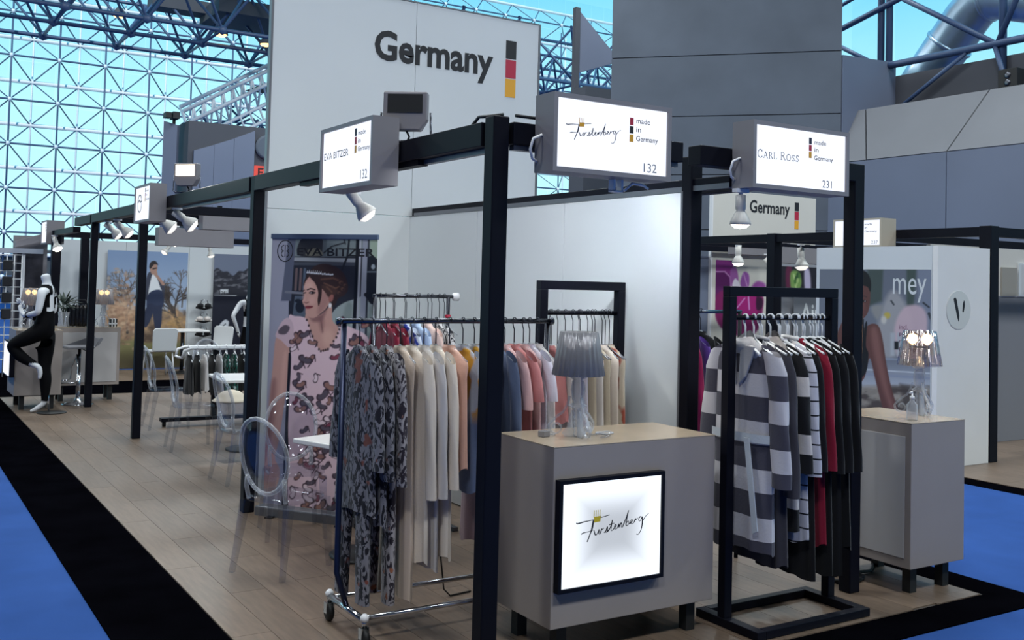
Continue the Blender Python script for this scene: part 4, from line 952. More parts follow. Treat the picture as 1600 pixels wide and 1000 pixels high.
tag(MB().tube([(.30, 1.02, .55), (.31, 1.03, .30), (.33, 1.0, .05), (.36, .98, .016), (.5, 1.0, .016)], .005, 6).build('power_cable', M_RUBBER), 'thin black cable hanging to the floor behind the cream robes', 'cable')
# black square frame with its own bar, against the partition
def u_frame(label, xa, xb, y, h, zb, mount=True, base=None):
    t = thing('display_frame', label, 'clothes rail', (0, 0, 0)); w = .026
    for x in (xa, xb): MB().box((x-w, y-w, .055 if base else .012), (x+w, y+w, h-.052)).build('upright', M_BLACK, t, .003)
    MB().box((xa-w, y-w, h-.052), (xb+w, y+w, h)).build('top_bar', M_BLACK, t, .003)
    MB().tube([(xa+w, y, zb), (xb-w, y, zb)], .013, 10).build('hanging_bar', M_BLACK, t)
    y0, y1 = base if base else (y-.2, y+.2); bb = MB()
    bb.box((xa-.03, y0, .012), (xa+.03, y1, .055)).box((xb-.03, y0, .012), (xb+.03, y1, .055)); bb.box((xa+.03, y0, .012), (xb-.03, y0+.05, .055)).box((xa+.03, y1-.05, .012), (xb-.03, y1, .055)); bb.build('base_frame', M_BLACK, t, .003)
    return t
u_frame('black square tube display frame against the white partition', .87, 1.435, .90, 1.772, 1.585, base=(.72, 1.10))
U = ('dark wire hanger on the black frame against the partition', 'wire hangers on the black frame')
F_TAN = fabric('tan_satin', (196, 182, 160), rough=.45); F_LEAF = fabric('beige_with_red_leaf', (206, 192, 172), 'splash', (168, 84, 66), None, 1.1)
rows = []
cols = [('nightdress', 'red and white summer top first on the black frame', F_ROSE, .42), ('nightdress', 'white satin nightdress second on the black frame', F_WHITE, .9), ('nightdress', 'ivory nightdress third on the black frame', F_IVORY, .95), ('nightdress', 'lilac white nightdress fourth on the black frame', F_LIL, .9), ('nightdress', 'tan satin nightdress fifth on the black frame', F_TAN, 1.0),
        ('nightdress', 'ivory satin nightdress sixth on the black frame', F_IVORY, .98), ('nightdress', 'tan satin nightdress seventh on the black frame', F_TAN, 1.0), ('nightdress', 'cream nightdress next to last on the black frame', F_CREAM, 1.0), ('nightdress', 'beige nightdress with red leaves, by the right leg of the black frame', F_LEAF, 1.02)]
for i, (nm, lb, m, L) in enumerate(cols):
    rows.append((.93+i*.054, R_.uniform(-.04, .04), dict(n=(nm, lb, 'nightdress'), m=m, L=L, seed=30+i, sh=.17, hem=.2, th=.020)))
rail_set('long', .90, 1.585, rows, U)
for i in range(5): hanger('long', (.94+i*.098, .90, 1.589), rzr+R_.uniform(-.1, .1), 'empty dark wire hanger between the nightdresses on the black frame', 'empty wire hangers on the black frame')

# second rolling rail deeper in the booth
rk2 = thing('rolling_rail', 'thin dark clothes rail deep in the booth beside the standing banner', 'clothes rail')
MB().tube([(.5, 2.45, 1.64), (1.14, 2.45, 1.64)], .013, 10).build('hanging_bar', M_DKCHROME, rk2)
for x in (.52, 1.09): MB().tube([(x, 2.45, .03), (x, 2.45, 1.64)], .014, 8).build('upright', M_DKCHROME, rk2)
MB().lathe([(0, -.03), (.028, -.018), (.03, .018), (0, .03)], 14, mtx=Matrix.Translation((1.15, 2.45, 1.64)) @ Matrix.Rotation(PI/2, 4, 'Y')).build('end_knob', M_WPLASTIC, rk2)
MB().lathe([(.016, -.012), (.022, -.01), (.022, .01), (.016, .012)], 12, c=(1.09, 2.45, 1.50)).build('clamp', M_RED, rk2, label='red clamp ring')
for x in (.52, 1.09): MB().box((x-.02, 2.25, .012), (x+.02, 2.65, .04)).build('foot', M_DKCHROME, rk2)
F_BURG = fabric('burgundy_satin', (120, 26, 50), rough=.4); F_BLW = fabric('blue_and_white_print', (196, 206, 226), 'splash', (40, 62, 168), None, 2.2); F_ICE = fabric('ice_blue_fleece', (186, 206, 236)); F_SHELL = fabric('shell_pink_fleece', (226, 198, 190)); F_MONO = fabric('mono_floral', (206, 204, 206), 'floral', (40, 40, 48), (90, 86, 90), 1.3)
rail_set('long', 2.45, 1.64, [
    (.60, 0, dict(n=('robe', 'dark burgundy robe beside the standing banner', 'robe'), m=F_BURG, L=1.0, sleeves=.5, seed=40)),
    (.67, 0, dict(n=('robe', 'second burgundy robe behind the white and blue ones', 'robe'), m=F_BURG, L=1.0, sleeves=.5, seed=41)),
    (.75, .05, dict(n=('nightshirt', 'blue and white print nightshirt at the back rail', 'nightshirt'), m=F_BLW, L=.9, sleeves=.4, seed=42)),
    (.84, 0, dict(n=('robe', 'ice blue fleece robe at the back rail', 'robe'), m=F_ICE, L=1.05, sleeves=.55, seed=43, th=.026)),
    (.93, 0, dict(n=('robe', 'shell pink fleece robe at the back rail', 'robe'), m=F_SHELL, L=1.05, sleeves=.55, seed=44, th=.026)),
    (1.02, 0, dict(n=('nightshirt', 'white nightshirt with a black floral print, last on the back rail', 'nightshirt'), m=F_MONO, L=.95, sleeves=.4, seed=45)),
], ('dark wire hanger on the rail deep in the booth', 'hangers on the back rail'))
for i in range(6): hanger('long', (.56+i*.1, 2.45, 1.644), rzr+.1*(i % 3-1), 'empty wire hanger on the rail deep in the booth', 'empty hangers on the back rail')

# robe rail in the second booth
uf = u_frame('black square tube display frame holding the striped robes', 1.385, 2.165, -.10, 1.765, 1.60, base=(-.365, .085))
F_STR = fabric('wide_stripe_fleece', (70, 68, 80), 'stripes', (196, 192, 198), None, 4.1, .70, fr=.52); F_STRS = fabric('wide_stripe_sleeve', (70, 68, 80), 'stripes', (196, 192, 198), None, 4.1, .22, fr=.52); F_HOOD = fabric('pale_grey_fleece', (176, 174, 176)); F_CHAR = fabric('charcoal_fleece', (58, 56, 64)); F_STR2 = fabric('dark_stripe_fleece', (22, 22, 26), 'stripes', (200, 192, 188), None, 3.4, .62, fr=.66)
F_LINE = fabric('fine_line_fleece', (186, 184, 194), 'thin', (26, 26, 34), None, 13.5, .1, fr=.89); F_BLACKF = fabric('black_fleece', (15, 15, 19)); F_BLACK2 = fabric('black_velour', (11, 11, 15)); F_WINE = fabric('wine_fleece', (128, 20, 44)); F_BELT = fabric('pale_belt', (190, 196, 204)); F_TAUPE = fabric('taupe_fleece', (142, 136, 134))
WH = ('white plastic hanger on the frame with the striped robes', 'white hangers on the robe frame')
rail_set('white', -.10, 1.60, [
    (1.50, 0+.02, dict(n=('robe', 'hooded robe with wide grey and white stripes and a pale belt', 'robe'), m=F_STR, sm=F_STRS, L=1.08, sleeves=.66, seed=50, hood=F_HOOD, belt=F_BELT, th=.038, sl_r=.10, hem=.215, sh=.21)),
    (1.605, 0, dict(n=('robe', 'charcoal robe with a pale shawl collar behind the striped hood', 'robe'), m=F_CHAR, L=1.16, sleeves=.72, seed=51, collar=F_HOOD, th=.026, sl_r=.085)),
    (1.685, 0+.04, dict(n=('robe', 'black robe with broad white blocks and a grey hood', 'robe'), m=F_STR2, L=.98, sleeves=.60, seed=52, hood=F_TAUPE, th=.026, sl_r=.085)),
    (1.76, 0, dict(n=('robe', 'pale grey robe with thin dark lines across it', 'robe'), m=F_LINE, L=1.04, sleeves=.62, seed=53, th=.026, belt=F_BELT, sl_r=.085)),
    (1.825, 0-.02, dict(n=('robe', 'black robe with a white edge beside the fine lined robe', 'robe'), m=F_BLACKF, L=1.25, sleeves=.6, seed=54, collar=F_WHITE)),
    (1.89, 0, dict(n=('robe', 'wine red robe with a black inner side', 'robe'), m=F_WINE, L=1.08, sleeves=.6, seed=55)),
    (1.95, 0, dict(n=('robe', 'black velour robe directly right of the wine red robe', 'robe'), m=F_BLACK2, L=1.24, sleeves=.62, seed=56, th=.026)),
    (2.02, 0, dict(n=('robe', 'black fleece robe second from the right end of the robe frame', 'robe'), m=F_BLACKF, L=1.25, sleeves=.62, seed=57, th=.026)),
    (2.09, 0, dict(n=('robe', 'black velour robe at the right end of the robe frame', 'robe'), m=F_BLACK2, L=1.12, sleeves=.62, seed=58, th=.024)),
], WH)
for i in range(10): hanger('white', (1.50+i*.062, -.10, 1.604), rzr+R_.uniform(-.5, .5), 'spare white plastic hanger pushed in between the robes', 'spare white hangers on the robe frame')
# a further rail behind the robes
rk3 = thing('rolling_rail', 'dark clothes rail hidden behind the robes, blue and magenta tops on it', 'clothes rail')
MB().tube([(1.68, .85, 1.60), (2.4, .85, 1.60)], .012, 8).build('hanging_bar', M_DKCHROME, rk3)
for x in (1.69, 2.39): MB().tube([(x, .85, .012), (x, .85, 1.60)], .014, 8).build('upright', M_BLACK, rk3)
F_BLUE = fabric('bright_blue_jersey', (52, 96, 196)); F_MAG = fabric('magenta_jersey', (136, 22, 74)); F_PURP = fabric('purple_jersey', (80, 50, 130))
rail_set('wire', .85, 1.60, [
    (1.76, 0, dict(n=('top', 'bright blue top peeking out behind the striped robe', 'top'), m=F_BLUE, L=.7, sleeves=.5, seed=60)),
    (1.84, 0, dict(n=('top', 'magenta top peeking out behind the striped robe', 'top'), m=F_MAG, L=.8, sleeves=.5, seed=61)),
    (1.93, 0, dict(n=('top', 'purple top mostly hidden behind the robes', 'top'), m=F_PURP, L=.8, sleeves=.5, seed=62)),
    (2.05, 0, dict(n=('top', 'black top mostly hidden behind the robes', 'top'), m=F_BLACKF, L=.8, sleeves=.5, seed=63)),
], ('clear hanger on the rail hidden behind the robes', 'hangers behind the robes'))

# ------------------------------------------------------------------ clear chairs and tables
def ghost_chair():
    t = thing('ghost_chair', 'x', 'chair')
    sm = MB(); N = 28; vs = []
    def sup(a, r): c_, s_ = math.cos(a), math.sin(a); return r*math.copysign(abs(c_)**.55, c_), r*math.copysign(abs(s_)**.55, s_)
    for r, z in ((.185, .425), (.195, .432), (.195, .452), (.17, .456), (.0, .450)):
        vs += [(*sup(2*PI*j/N, r), z) for j in range(N)]
    sm.add(vs, [(i*N+j, i*N+(j+1) % N, (i+1)*N+(j+1) % N, (i+1)*N+j) for i in range(4) for j in range(N)], 0, True); sm.f.append(list(range(N))[::-1]); sm.m.append(0); sm.s.append(False)
    sm.build('seat', M_CLEAR, t)
    for sx in (-1, 1):
        for sy in (-1, 1):
            x, y = sx*.165, sy*.165; q = MB(); P = []
            for (r, z, ox, oy) in ((.024, .43, 0, 0), (.017, .22, sx*.012, sy*.02*(1.6 if sy < 0 else 1)), (.013, .012, sx*.025, sy*.045*(1.5 if sy < 0 else .6))): P += [(x+ox-r, y+oy-r, z), (x+ox+r, y+oy-r, z), (x+ox+r, y+oy+r, z), (x+ox-r, y+oy+r, z)]
            q.add(P, [(i*4+j, (i+1)*4+j, (i+1)*4+(j+1) % 4, i*4+(j+1) % 4) for i in range(2) for j in range(4)]+[(8, 9, 10, 11)][:1], 0, False); q.build('leg', M_CLEAR, t)
    b = MB(); k = 24; rows = []; yb = -.175
    for i in range(k+1):
        a = i/k*2*PI; rows.append((.175*math.sin(a), .225*-math.cos(a)+.705))
    bend = lambda x, z: (x, yb-.10*((z-.46)/.45)+.05*(x/.18)**2*0.6, z)
    b.tube([bend(*p) for p in rows[:-1]], .013, 8, closed=True)
    b.build('back_rim', M_GLASSY, t)
    p = MB(); vs = [bend(0, .705)]
    for f in (.5, .97): vs += [bend(x*f, .705+(z-.705)*f) for x, z in rows[:-1]]
    fs = [(0, 1+j, 1+(j+1) % k) for j in range(k)]+[(1+j, 1+k+j, 1+k+(j+1) % k, 1+(j+1) % k) for j in range(k)]
    p.add(vs, fs, 0, True); po = p.build('backrest', M_CLEAR, t); so = po.modifiers.new('thick', 'SOLIDIFY'); so.thickness = .008
    for s in (-1, 1): MB().tube([(s*.14, -.165, .44), (s*.145, -.185, .52), bend(s*.14, .58)], .014, 8).build('back_support', M_GLASSY, t)
    return t
gc = ghost_chair(); gc['label'] = 'clear ghost chair in front of the standing banner, nearest the camera'; gc['group'] = None; del gc['group']
gc.location = (-.26, 1.93, 0); gc.rotation_euler = (0, 0, -PI/3)
for lb, x, y, rz in (('clear ghost chair standing behind the square table, below the banner', .07, 2.70, PI-.2), ('clear ghost chair partly hidden by the dark post left of the banner', .34, 4.62, -PI/2+.1),
                     ('clear ghost chair in the middle of the left booth, at the white table', .36, 6.40, -PI/2-.08), ('clear ghost chair farthest back along the left booth, beside the emblem sign post', .48, 7.95, -PI/2), ('clear ghost chair behind the rack of short garments', 1.2, 8.8, PI)):
    dup(gc, lb, (x, y, 0), rz)
M_TABLE = mat('white_tabletop', (224, 222, 220), .25)
def cafe_table(label, x, y, rz, w=.68, top=M_TABLE, foot=True, h=.74):
    t = thing('cafe_table', label, 'table', (x, y, 0), rz)
    MB().box((-w/2, -w/2, h-.03), (w/2, w/2, h)).build('top', top, t, .006); MB().tube([(0, 0, .03), (0, 0, h-.03)], .032, 14).build('column', M_DKCHROME, t)
    MB().lathe([(.23, .012), (.235, .02), (.21, .028), (.05, .04), (.034, .06)], 28).build('foot', M_RUBBER, t); return t
cafe_table('white square cafe table between the two nearest ghost chairs', .30, 1.98, .35)
cafe_table('white square cafe table beside the middle ghost chair of the left booth', .86, 6.15, -.1, .72)
cafe_table('white square cafe table half hidden by the dark post, left booth', .82, 4.66, .1, .7)
gs = thing('acrylic_stand', 'clear acrylic block stand with a beige hat on it', 'stand', (.48, 5.55, 0), .2)
gb = MB(); gb.box((-.09, -.09, .012), (.09, .09, .56)); gb.build('block', M_CLEAR, gs); MB().box((-.10, -.10, .561), (.10, .10, .572)).build('plate', M_GLASSY, gs)
ht = MB().lathe([(.17, .0), (.175, .006), (.15, .02), (.12, .06), (.08, .09), (.03, .105), (0, .107)], 24).build('hat', fabric('beige_felt', (196, 184, 166))); ht.location = (.48, 5.55, .573); tag(ht, 'beige dome shaped hat on the clear stand in the left booth', 'hat')
# white chairs and table at the far wall
M_WCH = mat('white_chair_shell', (206, 208, 210), .4)
def shell_chair(label, x, y, rz):
    t = thing('shell_chair', label, 'chair', (x, y, 0), rz)
    MB().box((-.21, -.2, .43), (.21, .22, .455)).build('seat', M_WCH, t, .012); q = MB(); q.prism([(-.20, .46), (.20, .46), (.21, .80), (.17, .84), (-.17, .84), (-.21, .80)], -.012, .012, frame((0, -.20, 0), (1, 0, 0), (0, -.12, 1))); q.build('backrest', M_WCH, t, .008)
    for sx in (-1, 1):
        for sy in (-1, 1): MB().tube([(sx*.17, sy*.16, .43), (sx*.2, sy*.21, .012)], .012, 8).build('leg', M_WPLASTIC, t)
shell_chair('white shell chair seen from behind under the poster of the standing man', 1.74, 13.9, .1); shell_chair('white shell chair turned sideways at the right end of the far white table', 2.72, 14.15, 2.2)
cafe_table('white bistro table below the poster of the standing man', 2.25, 14.4, 0, .75, h=.77)

# lingerie rack with two low white bars
lr = thing('low_rack', 'low white rack with two bars of short black and green garments', 'clothes rail')
for y in (7.85, 8.15):
    MB().tube([(.60, y, .80), (.62, y, .88), (.70, y, .905), (1.75, y, .905)], .016, 10).build('hanging_bar', M_WPLASTIC, lr)
MB().tube([(.60, 7.85, .80), (.585, 8.0, .80), (.60, 8.15, .80)], .014, 8).build('end_bow', M_WPLASTIC, lr)
for x in (1.02, 1.7): MB().box((x-.03, 7.97, .10), (x+.03, 8.03, .90)).build('post', M_BLACK, lr); 
for x in (1.02, 1.7): MB().box((x-.012, 7.85, .88), (x+.012, 8.15, .9)).build('crossbar', M_WPLASTIC, lr)
MB().box((.42, 7.95, .07), (1.8, 8.05, .11)).build('base_bar', M_BLACK, lr)
for x in (.46, 1.75): MB().lathe([(0, -.015), (.035, -.015), (.035, .015), (0, .015)], 14, mtx=Matrix.Translation((x, 8, .045)) @ Matrix.Rotation(PI/2, 4, 'Y')).build('castor', M_RUBBER, lr)
F_GRN = fabric('green_black_print', (16, 22, 22), 'floral', (30, 110, 96), (170, 190, 190), 1.6)
names = ('first', 'second', 'third', 'fourth', 'fifth', 'sixth', 'seventh', 'eighth', 'ninth', 'tenth')
for i in range(10):
    x = .68+i*.085; m = (F_BLACKF, F_BLACK2, F_WHITE, F_BLACKF, F_HOOD, F_GRN, F_GRN, F_BLACKF, F_GRN, F_GRN)[i]
    nm = ('black', 'black velour', 'white', 'black', 'grey', 'green patterned', 'green patterned', 'black', 'green patterned', 'green patterned')[i]
    hanger('clip', (x, 7.85, .909), rzr, 'white hanger of the %s camisole, %s from the left on the low rack' % (nm, names[i]), 'hangers on the low rack'); garment('camisole', 'short %s camisole, %s from the left on the low white rack' % (nm, names[i]), 'camisole', (x, 7.85, .83), rzr, m, .44-.02*(i % 3), seed=70+i, sh=.13, hem=.16, th=.026)
for i in range(8): hanger('clip', (.74+i*.11, 8.15, .909), rzr, 'small white hanger on the rear bar of the low rack', 'hangers on the low rack rear bar')
# ------------------------------------------------------------------ standing banner with a woman in a shoe print dress
bm_ = frame((.02+.6*.13, 3.5-.8*.13, 0), (.6, -.8, 0), (0, 0, 1))
rb = thing('roll_up_banner', 'standing roll-up banner of a woman in a shoe print dress, by the left dark post', 'banner', mtx=bm_)
BW, BZ0, BZ1 = .89, .08, 2.045
MB().box((-.01, -.0, -.10), (BW+.01, .078, .10)).build('cassette', M_RAIL, rb, .01); 
for s in (.12, .70): MB().box((s, .0, -.16), (s+.05, .02, .16)).build('foot', M_DKCHROME, rb)
MB().box((-.005, 2.035, -.012), (BW+.005, 2.072, .012)).build('top_profile', mat('blue_grey_profile', (96, 110, 134), .4, .5), rb, .004); MB().tube([(BW/2, .06, -.03), (BW/2, 2.04, -.03)], .012, 8).build('pole', M_DKCHROME, rb)
MB().box((0, .07, -.004), (BW, 2.04, 0)).build('sheet', M_WHITE, rb)
cv = Canvas(170, 380, [(426, 369.7), (590, 371), (577, 805), (411, 786)], (158, 158, 174))
rg = random.Random(11)
cv.poly([(455, 360), (592, 360), (590, 820), (445, 820)], (38, 40, 50)); cv.poly([(456, 366), (592, 366), (592, 400), (454, 400)], (118, 128, 130))
cv.smooth([(468, 398), (470, 376), (484, 368), (505, 372), (508, 398)], (50, 50, 54)); cv.line([(510, 366), (508, 398)], 6, (96, 104, 108)); cv.smooth([(480, 398), (486, 388), (500, 388), (506, 398)], (120, 116, 100))
cv.line([(452, 404), (556, 406)], 6, (150, 154, 160)); cv.line([(452, 411), (556, 412)], 5, (72, 76, 86)); cv.poly([(452, 368), (464, 368), (456, 470), (440, 470)], (92, 96, 114))
for x in (465, 472, 478): cv.line([(x, 420), (x-2, 452)], 4, (110, 92, 92) if x < 475 else (84, 96, 112))
cv.line([(448, 456), (478, 458)], 4, (120, 122, 132)); cv.poly([(462, 462), (482, 462), (482, 496), (458, 496)], (86, 96, 110)); cv.ell(470, 480, 7, 9, (30, 34, 44)); cv.ell(467, 470, 5, 3, (30, 34, 44)); cv.ell(476, 470, 4, 3, (30, 34, 44))
cv.smooth([(552, 468), (520, 490), (514, 540), (512, 620), (600, 620), (596, 470)], (150, 160, 160)); cv.smooth([(540, 480), (552, 478), (545, 520), (530, 560)], (126, 138, 136), 5); cv.smooth([(572, 500), (585, 480), (586, 560), (572, 560)], (128, 140, 138), 6)
cv.line([(540, 378), (520, 384), (508, 394)], 2, (30, 30, 36)); cv.line([(548, 362), (544, 400), (536, 420)], 3, (28, 30, 36)); cv.line([(536, 362), (541, 380)], 2, (28, 30, 36))
cv.poly([(558, 362), (563, 362), (552, 640), (546, 640)], (16, 18, 24)); cv.poly([(563, 362), (566, 362), (556, 640), (552, 640)], (170, 172, 182)); cv.poly([(568, 362), (576, 362), (566, 640), (558, 640)], (142, 146, 160)); cv.poly([(576, 362), (578, 362), (570, 640), (566, 640)], (40, 44, 54))
cv.poly([(578, 366), (592, 366), (592, 404), (578, 402)], (150, 166, 150)); cv.smooth([(576, 402), (592, 412), (590, 470), (574, 466)], (26, 30, 38)); cv.ell(583, 416, 3, 4, (140, 150, 160)); cv.line([(574, 424), (590, 424)], 1.5, (120, 130, 140)); cv.line([(572, 460), (592, 480)], 6, (24, 26, 32))
# neck, chest, arm
SK = (196, 152, 140); SKD = (150, 108, 104)
cv.smooth([(482, 486), (496, 494), (512, 484), (520, 470), (521, 500), (530, 512), (528, 530), (512, 550), (498, 548), (488, 520), (478, 504)], SK); cv.smooth([(498, 490), (508, 500), (505, 520), (500, 505)], SKD, 6, .8); cv.line([(503, 500), (506, 519)], 2, (120, 82, 80), 2, .7); cv.smooth([(484, 488), (500, 494), (512, 482), (505, 500), (490, 502)], (128, 90, 90), 5, .8); cv.ell(514, 528, 9, 14, (214, 172, 158), 8, .7)
cv.smooth([(432, 528), (442, 530), (453, 542), (452, 580), (444, 640), (436, 690), (430, 716), (438, 738), (428, 770), (410, 772), (404, 748), (412, 716), (418, 660), (424, 600), (428, 556)], SK); cv.smooth([(424, 600), (432, 600), (424, 680), (414, 720), (410, 716), (418, 660)], SKD, 7, .85); cv.smooth([(443, 560), (450, 560), (440, 650), (434, 660)], (212, 166, 154), 5, .7)
cv.poly([(452, 552), (460, 552), (450, 800), (440, 800)], (20, 20, 26))
# hair and face
HR = (52, 36, 34); HL = (120, 84, 66)
cv.smooth([(476, 446), (482, 428), (496, 414), (514, 412), (532, 420), (542, 434), (545, 452), (538, 462), (530, 466), (524, 478), (516, 478), (510, 460), (500, 446), (490, 440)], HR)
cv.smooth([(479, 440), (486, 432), (495, 440), (506, 452), (514, 462), (517, 470), (511, 482), (501, 491), (492, 497), (484, 495), (479, 489), (479, 481), (476, 476), (474, 470), (477, 464), (476, 452)], SK)
cv.smooth([(500, 452), (512, 458), (516, 470), (508, 484), (498, 490), (500, 472)], SKD, 6, .6); cv.ell(484, 447, 6, 7, (220, 178, 166), 7, .7); cv.ell(489, 470, 5, 6, (212, 164, 154), 5, .7); cv.ell(476.5, 465, 2, 7, (212, 166, 154), 3, .6)
cv.smooth([(486, 432), (496, 430), (504, 446), (504, 462), (500, 478), (498, 470), (499, 456), (494, 442)], HR); cv.smooth([(504, 446), (520, 446), (530, 456), (516, 464), (510, 456)], (72, 50, 44), 3); cv.line([(508, 442), (526, 450), (534, 446)], 2, HL, 2, .8); cv.line([(504, 436), (522, 434), (536, 440)], 2.5, HL, 3, .7); cv.line([(512, 448), (520, 456)], 2, HL, 2, .7)
for x, y, r in ((535, 442, 6), (538, 452, 6), (532, 458, 5), (541, 446, 4)): cv.ell(x, y, r, r, HR, 2); cv.ell(x-1, y-1, r*.55, r*.5, HL, 2, .6); cv.ell(x, y, r*.3, r*.3, HR, 1.5)
cv.smooth([(519, 460), (523, 462), (521, 470), (516, 471), (515, 466)], (150, 96, 88), 2); cv.ell(517.5, 477, 2.6, 4, (236, 230, 230), 1.5)
cv.line([(482, 452.5), (487, 450.5), (494, 452.5)], 1.8, (44, 30, 32), 1.2); cv.line([(475.3, 453.8), (477.6, 453)], 1.2, (80, 56, 56), 1.2); cv.smooth([(484, 457.5), (489, 454.5), (495, 457), (490, 459.5)], (60, 44, 46), 1.2); cv.ell(490, 457, 1.6, 1.5, (20, 16, 20), 1); cv.ell(487.4, 457.4, .9, .8, (220, 210, 210), .8); cv.line([(476, 458), (479, 457)], 1.6, (44, 32, 34), 1.2)
cv.line([(477, 472), (480, 473.5), (484, 472)], 1.2, (120, 76, 76), 1.5); cv.smooth([(478.6, 479), (483, 477.6), (491, 478.6), (486, 482), (480, 482)], (140, 58, 66), 1.2); cv.line([(479, 479.6), (491, 479)], .8, (84, 30, 38), .8)
for i, x in enumerate(range(482, 522, 3)):
    y = 424.5+(x-482)*.10+(0 if i % 2 else .6); cv.ell(x, y, 1.3, 1.3, (222, 226, 234), 1); cv.line([(x, y), (x+.4, y-(3.6 if x < 505 else 1.6)+abs(x-493)*.06)], .9, (206, 212, 224), .8)
cv.line([(481, 426), (522, 429)], 1.0, (190, 196, 208), .8)
# dress
PK = (222, 192, 200)
cv.smooth([(452, 497), (462, 494), (480, 498), (487, 520), (496, 540), (505, 549), (515, 546), (526, 528), (534, 508), (550, 512), (574, 526), (580, 560), (576, 650), (578, 820), (462, 820), (452, 700), (452, 640), (456, 560)], PK, k=4)
cv.smooth([(452, 497), (442, 502), (434, 516), (431, 526), (440, 532), (452, 543), (458, 536), (460, 510)], (206, 178, 186)); cv.smooth([(436, 516), (446, 508), (454, 512), (448, 522), (437, 522)], (96, 84, 92), 1.5)
for a, b in (((481, 500), (490, 526)), ((490, 526), (500, 546)), ((503, 549), (514, 546)), ((514, 546), (527, 527)), ((527, 527), (534, 509))):
    for t in np.linspace(0, 1, 4): cv.ell(a[0]+(b[0]-a[0])*t, a[1]+(b[1]-a[1])*t, 1.5, 2.0, (60, 44, 50), 1)
for i in range(120):
    x = rg.uniform(455, 578); y = rg.uniform(500, 810)
    if 482 < x < 534 and y < 550-abs(x-508)*1.0: continue
    a = rg.uniform(-1.2, 1.2); k = rg.uniform(.65, 1.05); c_, s_ = math.cos(a), math.sin(a)
    col = rg.choice([(92, 82, 92), (92, 82, 92), (130, 64, 80), (150, 110, 100), (228, 206, 212)]); T = lambda p: (x+k*(p[0]*c_-p[1]*s_), y+k*(p[0]*s_+p[1]*c_))
    sh_ = [T(p) for p in ((-11, 2), (-8, -4), (-2, -3), (4, -9), (10, -8), (8, 0), (0, 5), (-7, 6))]
    cv.smooth(sh_, (52, 34, 42), 1.2, .9); cv.smooth([T((p[0]*.78, p[1]*.74)) for p in ((-11, 2), (-8, -4), (-2, -3), (4, -9), (10, -8), (8, 0), (0, 5), (-7, 6))], col, 1.2); cv.line([T((9, -7)), T((11, 4))], 1.4, (52, 34, 42), 1)
# round emblem and the lettering painted as dark ink outlines come as geometry below
cv.build('print', rb, BW, BZ1-BZ0, n=.0008, v0=BZ0, gain=.98)
k = 40; e = MB(); cxr, cyr = .117, 1.945; e.ribbon([(cxr+.066*math.cos(2*PI*a/k), cyr+.078*math.sin(2*PI*a/k)) for a in range(k+1)], .0075, .0012, .002); e.ribbon([(cxr, cyr-.045), (cxr, cyr+.045)], .007, .0012, .002)
for s in (-1, 1):
    for z in (.02, -.022): e.ribbon([(cxr+s*(.010+.022*math.sin(a)), cyr+z+.022*math.cos(a)) for a in [PI*i/10 for i in range(11)]], .006, .0012, .002)
e.build('emblem', M_INK, rb); text('lettering', 'EVA BITZER', rb, M_INK, (.222, 1.912, .868, 1.97), .018, n=.0014)

# ------------------------------------------------------------------ booths across the aisle: walls and prints
wv = sempty('wall_logo', 'light grey wall panel with a round logo across the aisle', frame((6.55, 2.35, 0), (1, 0, 0), (0, 0, 1)))
MB().box((0, .012, -.06), (.86, 2.225, 0)).build('panel', mat('warm_grey_panel', (228, 226, 224), .5, 0, .03, 2), wv)
lo = thing('logo_disc', 'round pale logo disc with two black strokes on the wall across the aisle', 'sign', mtx=frame((6.55+.335, 2.35, 1.585), (1, 0, 0), (0, 0, 1)))
MB().lathe([(.195, 0), (.195, .006), (.0, .006)], 40, smooth=False).build('disc', mat('pale_disc', (204, 203, 200), .25), lo)
s = MB(); s.ribbon([(-.075, .12), (-.06, .10), (-.01, -.06), (.0, -.115)], [.03, .042, .038, .008], .0065, .008); s.build('stroke', M_INK, lo); s = MB(); s.ribbon([(.085, .095), (.08, .05), (.068, -.02)], [.012, .034, .02], .0065, .008); s.build('stroke', M_INK, lo)
wm_ = sempty('wall_poster', 'white wall carrying the poster of the woman in black', frame((6.55, 3.9, 0), (0, -1, 0), (0, 0, 1)))
MB().box((0, .012, -.06), (1.486, 2.225, 0)).build('panel', M_WHITE, wm_)
mp_ = thing('poster', 'large poster of a woman in a black top leaning on one arm, mey lettering', 'poster', mtx=frame((6.55, 3.85, .35), (0, -1, 0), (0, 0, 1)))
MB().box((0, 0, .0005), (1.425, 1.635, .004)).build('backing', M_WHITE, mp_)
cv = Canvas(180, 220, [(1281.3, 420.3), (1454.9, 420.9), (1452.4, 677.2), (1278.1, 649.7)], (118, 124, 138))
cv.put(np.clip((cv.Y-560)/40, 0, 1)*.9, (186, 192, 206)); cv.poly([(1360, 420), (1386, 420), (1384, 470), (1360, 480)], (72, 84, 82), 6); cv.poly([(1386, 420), (1436, 420), (1436, 470), (1384, 470)], (108, 114, 130), 3); cv.poly([(1420, 420), (1434, 420), (1430, 480), (1420, 480)], (70, 84, 80), 4)
cv.poly([(1436, 420), (1466, 420), (1466, 560), (1440, 560)], (128, 136, 156), 4); cv.smooth([(1378, 500), (1396, 455), (1416, 470), (1430, 520), (1400, 560), (1376, 545)], (178, 176, 178), 8, .8); cv.smooth([(1376, 500), (1366, 480), (1384, 478)], (150, 150, 150), 5)
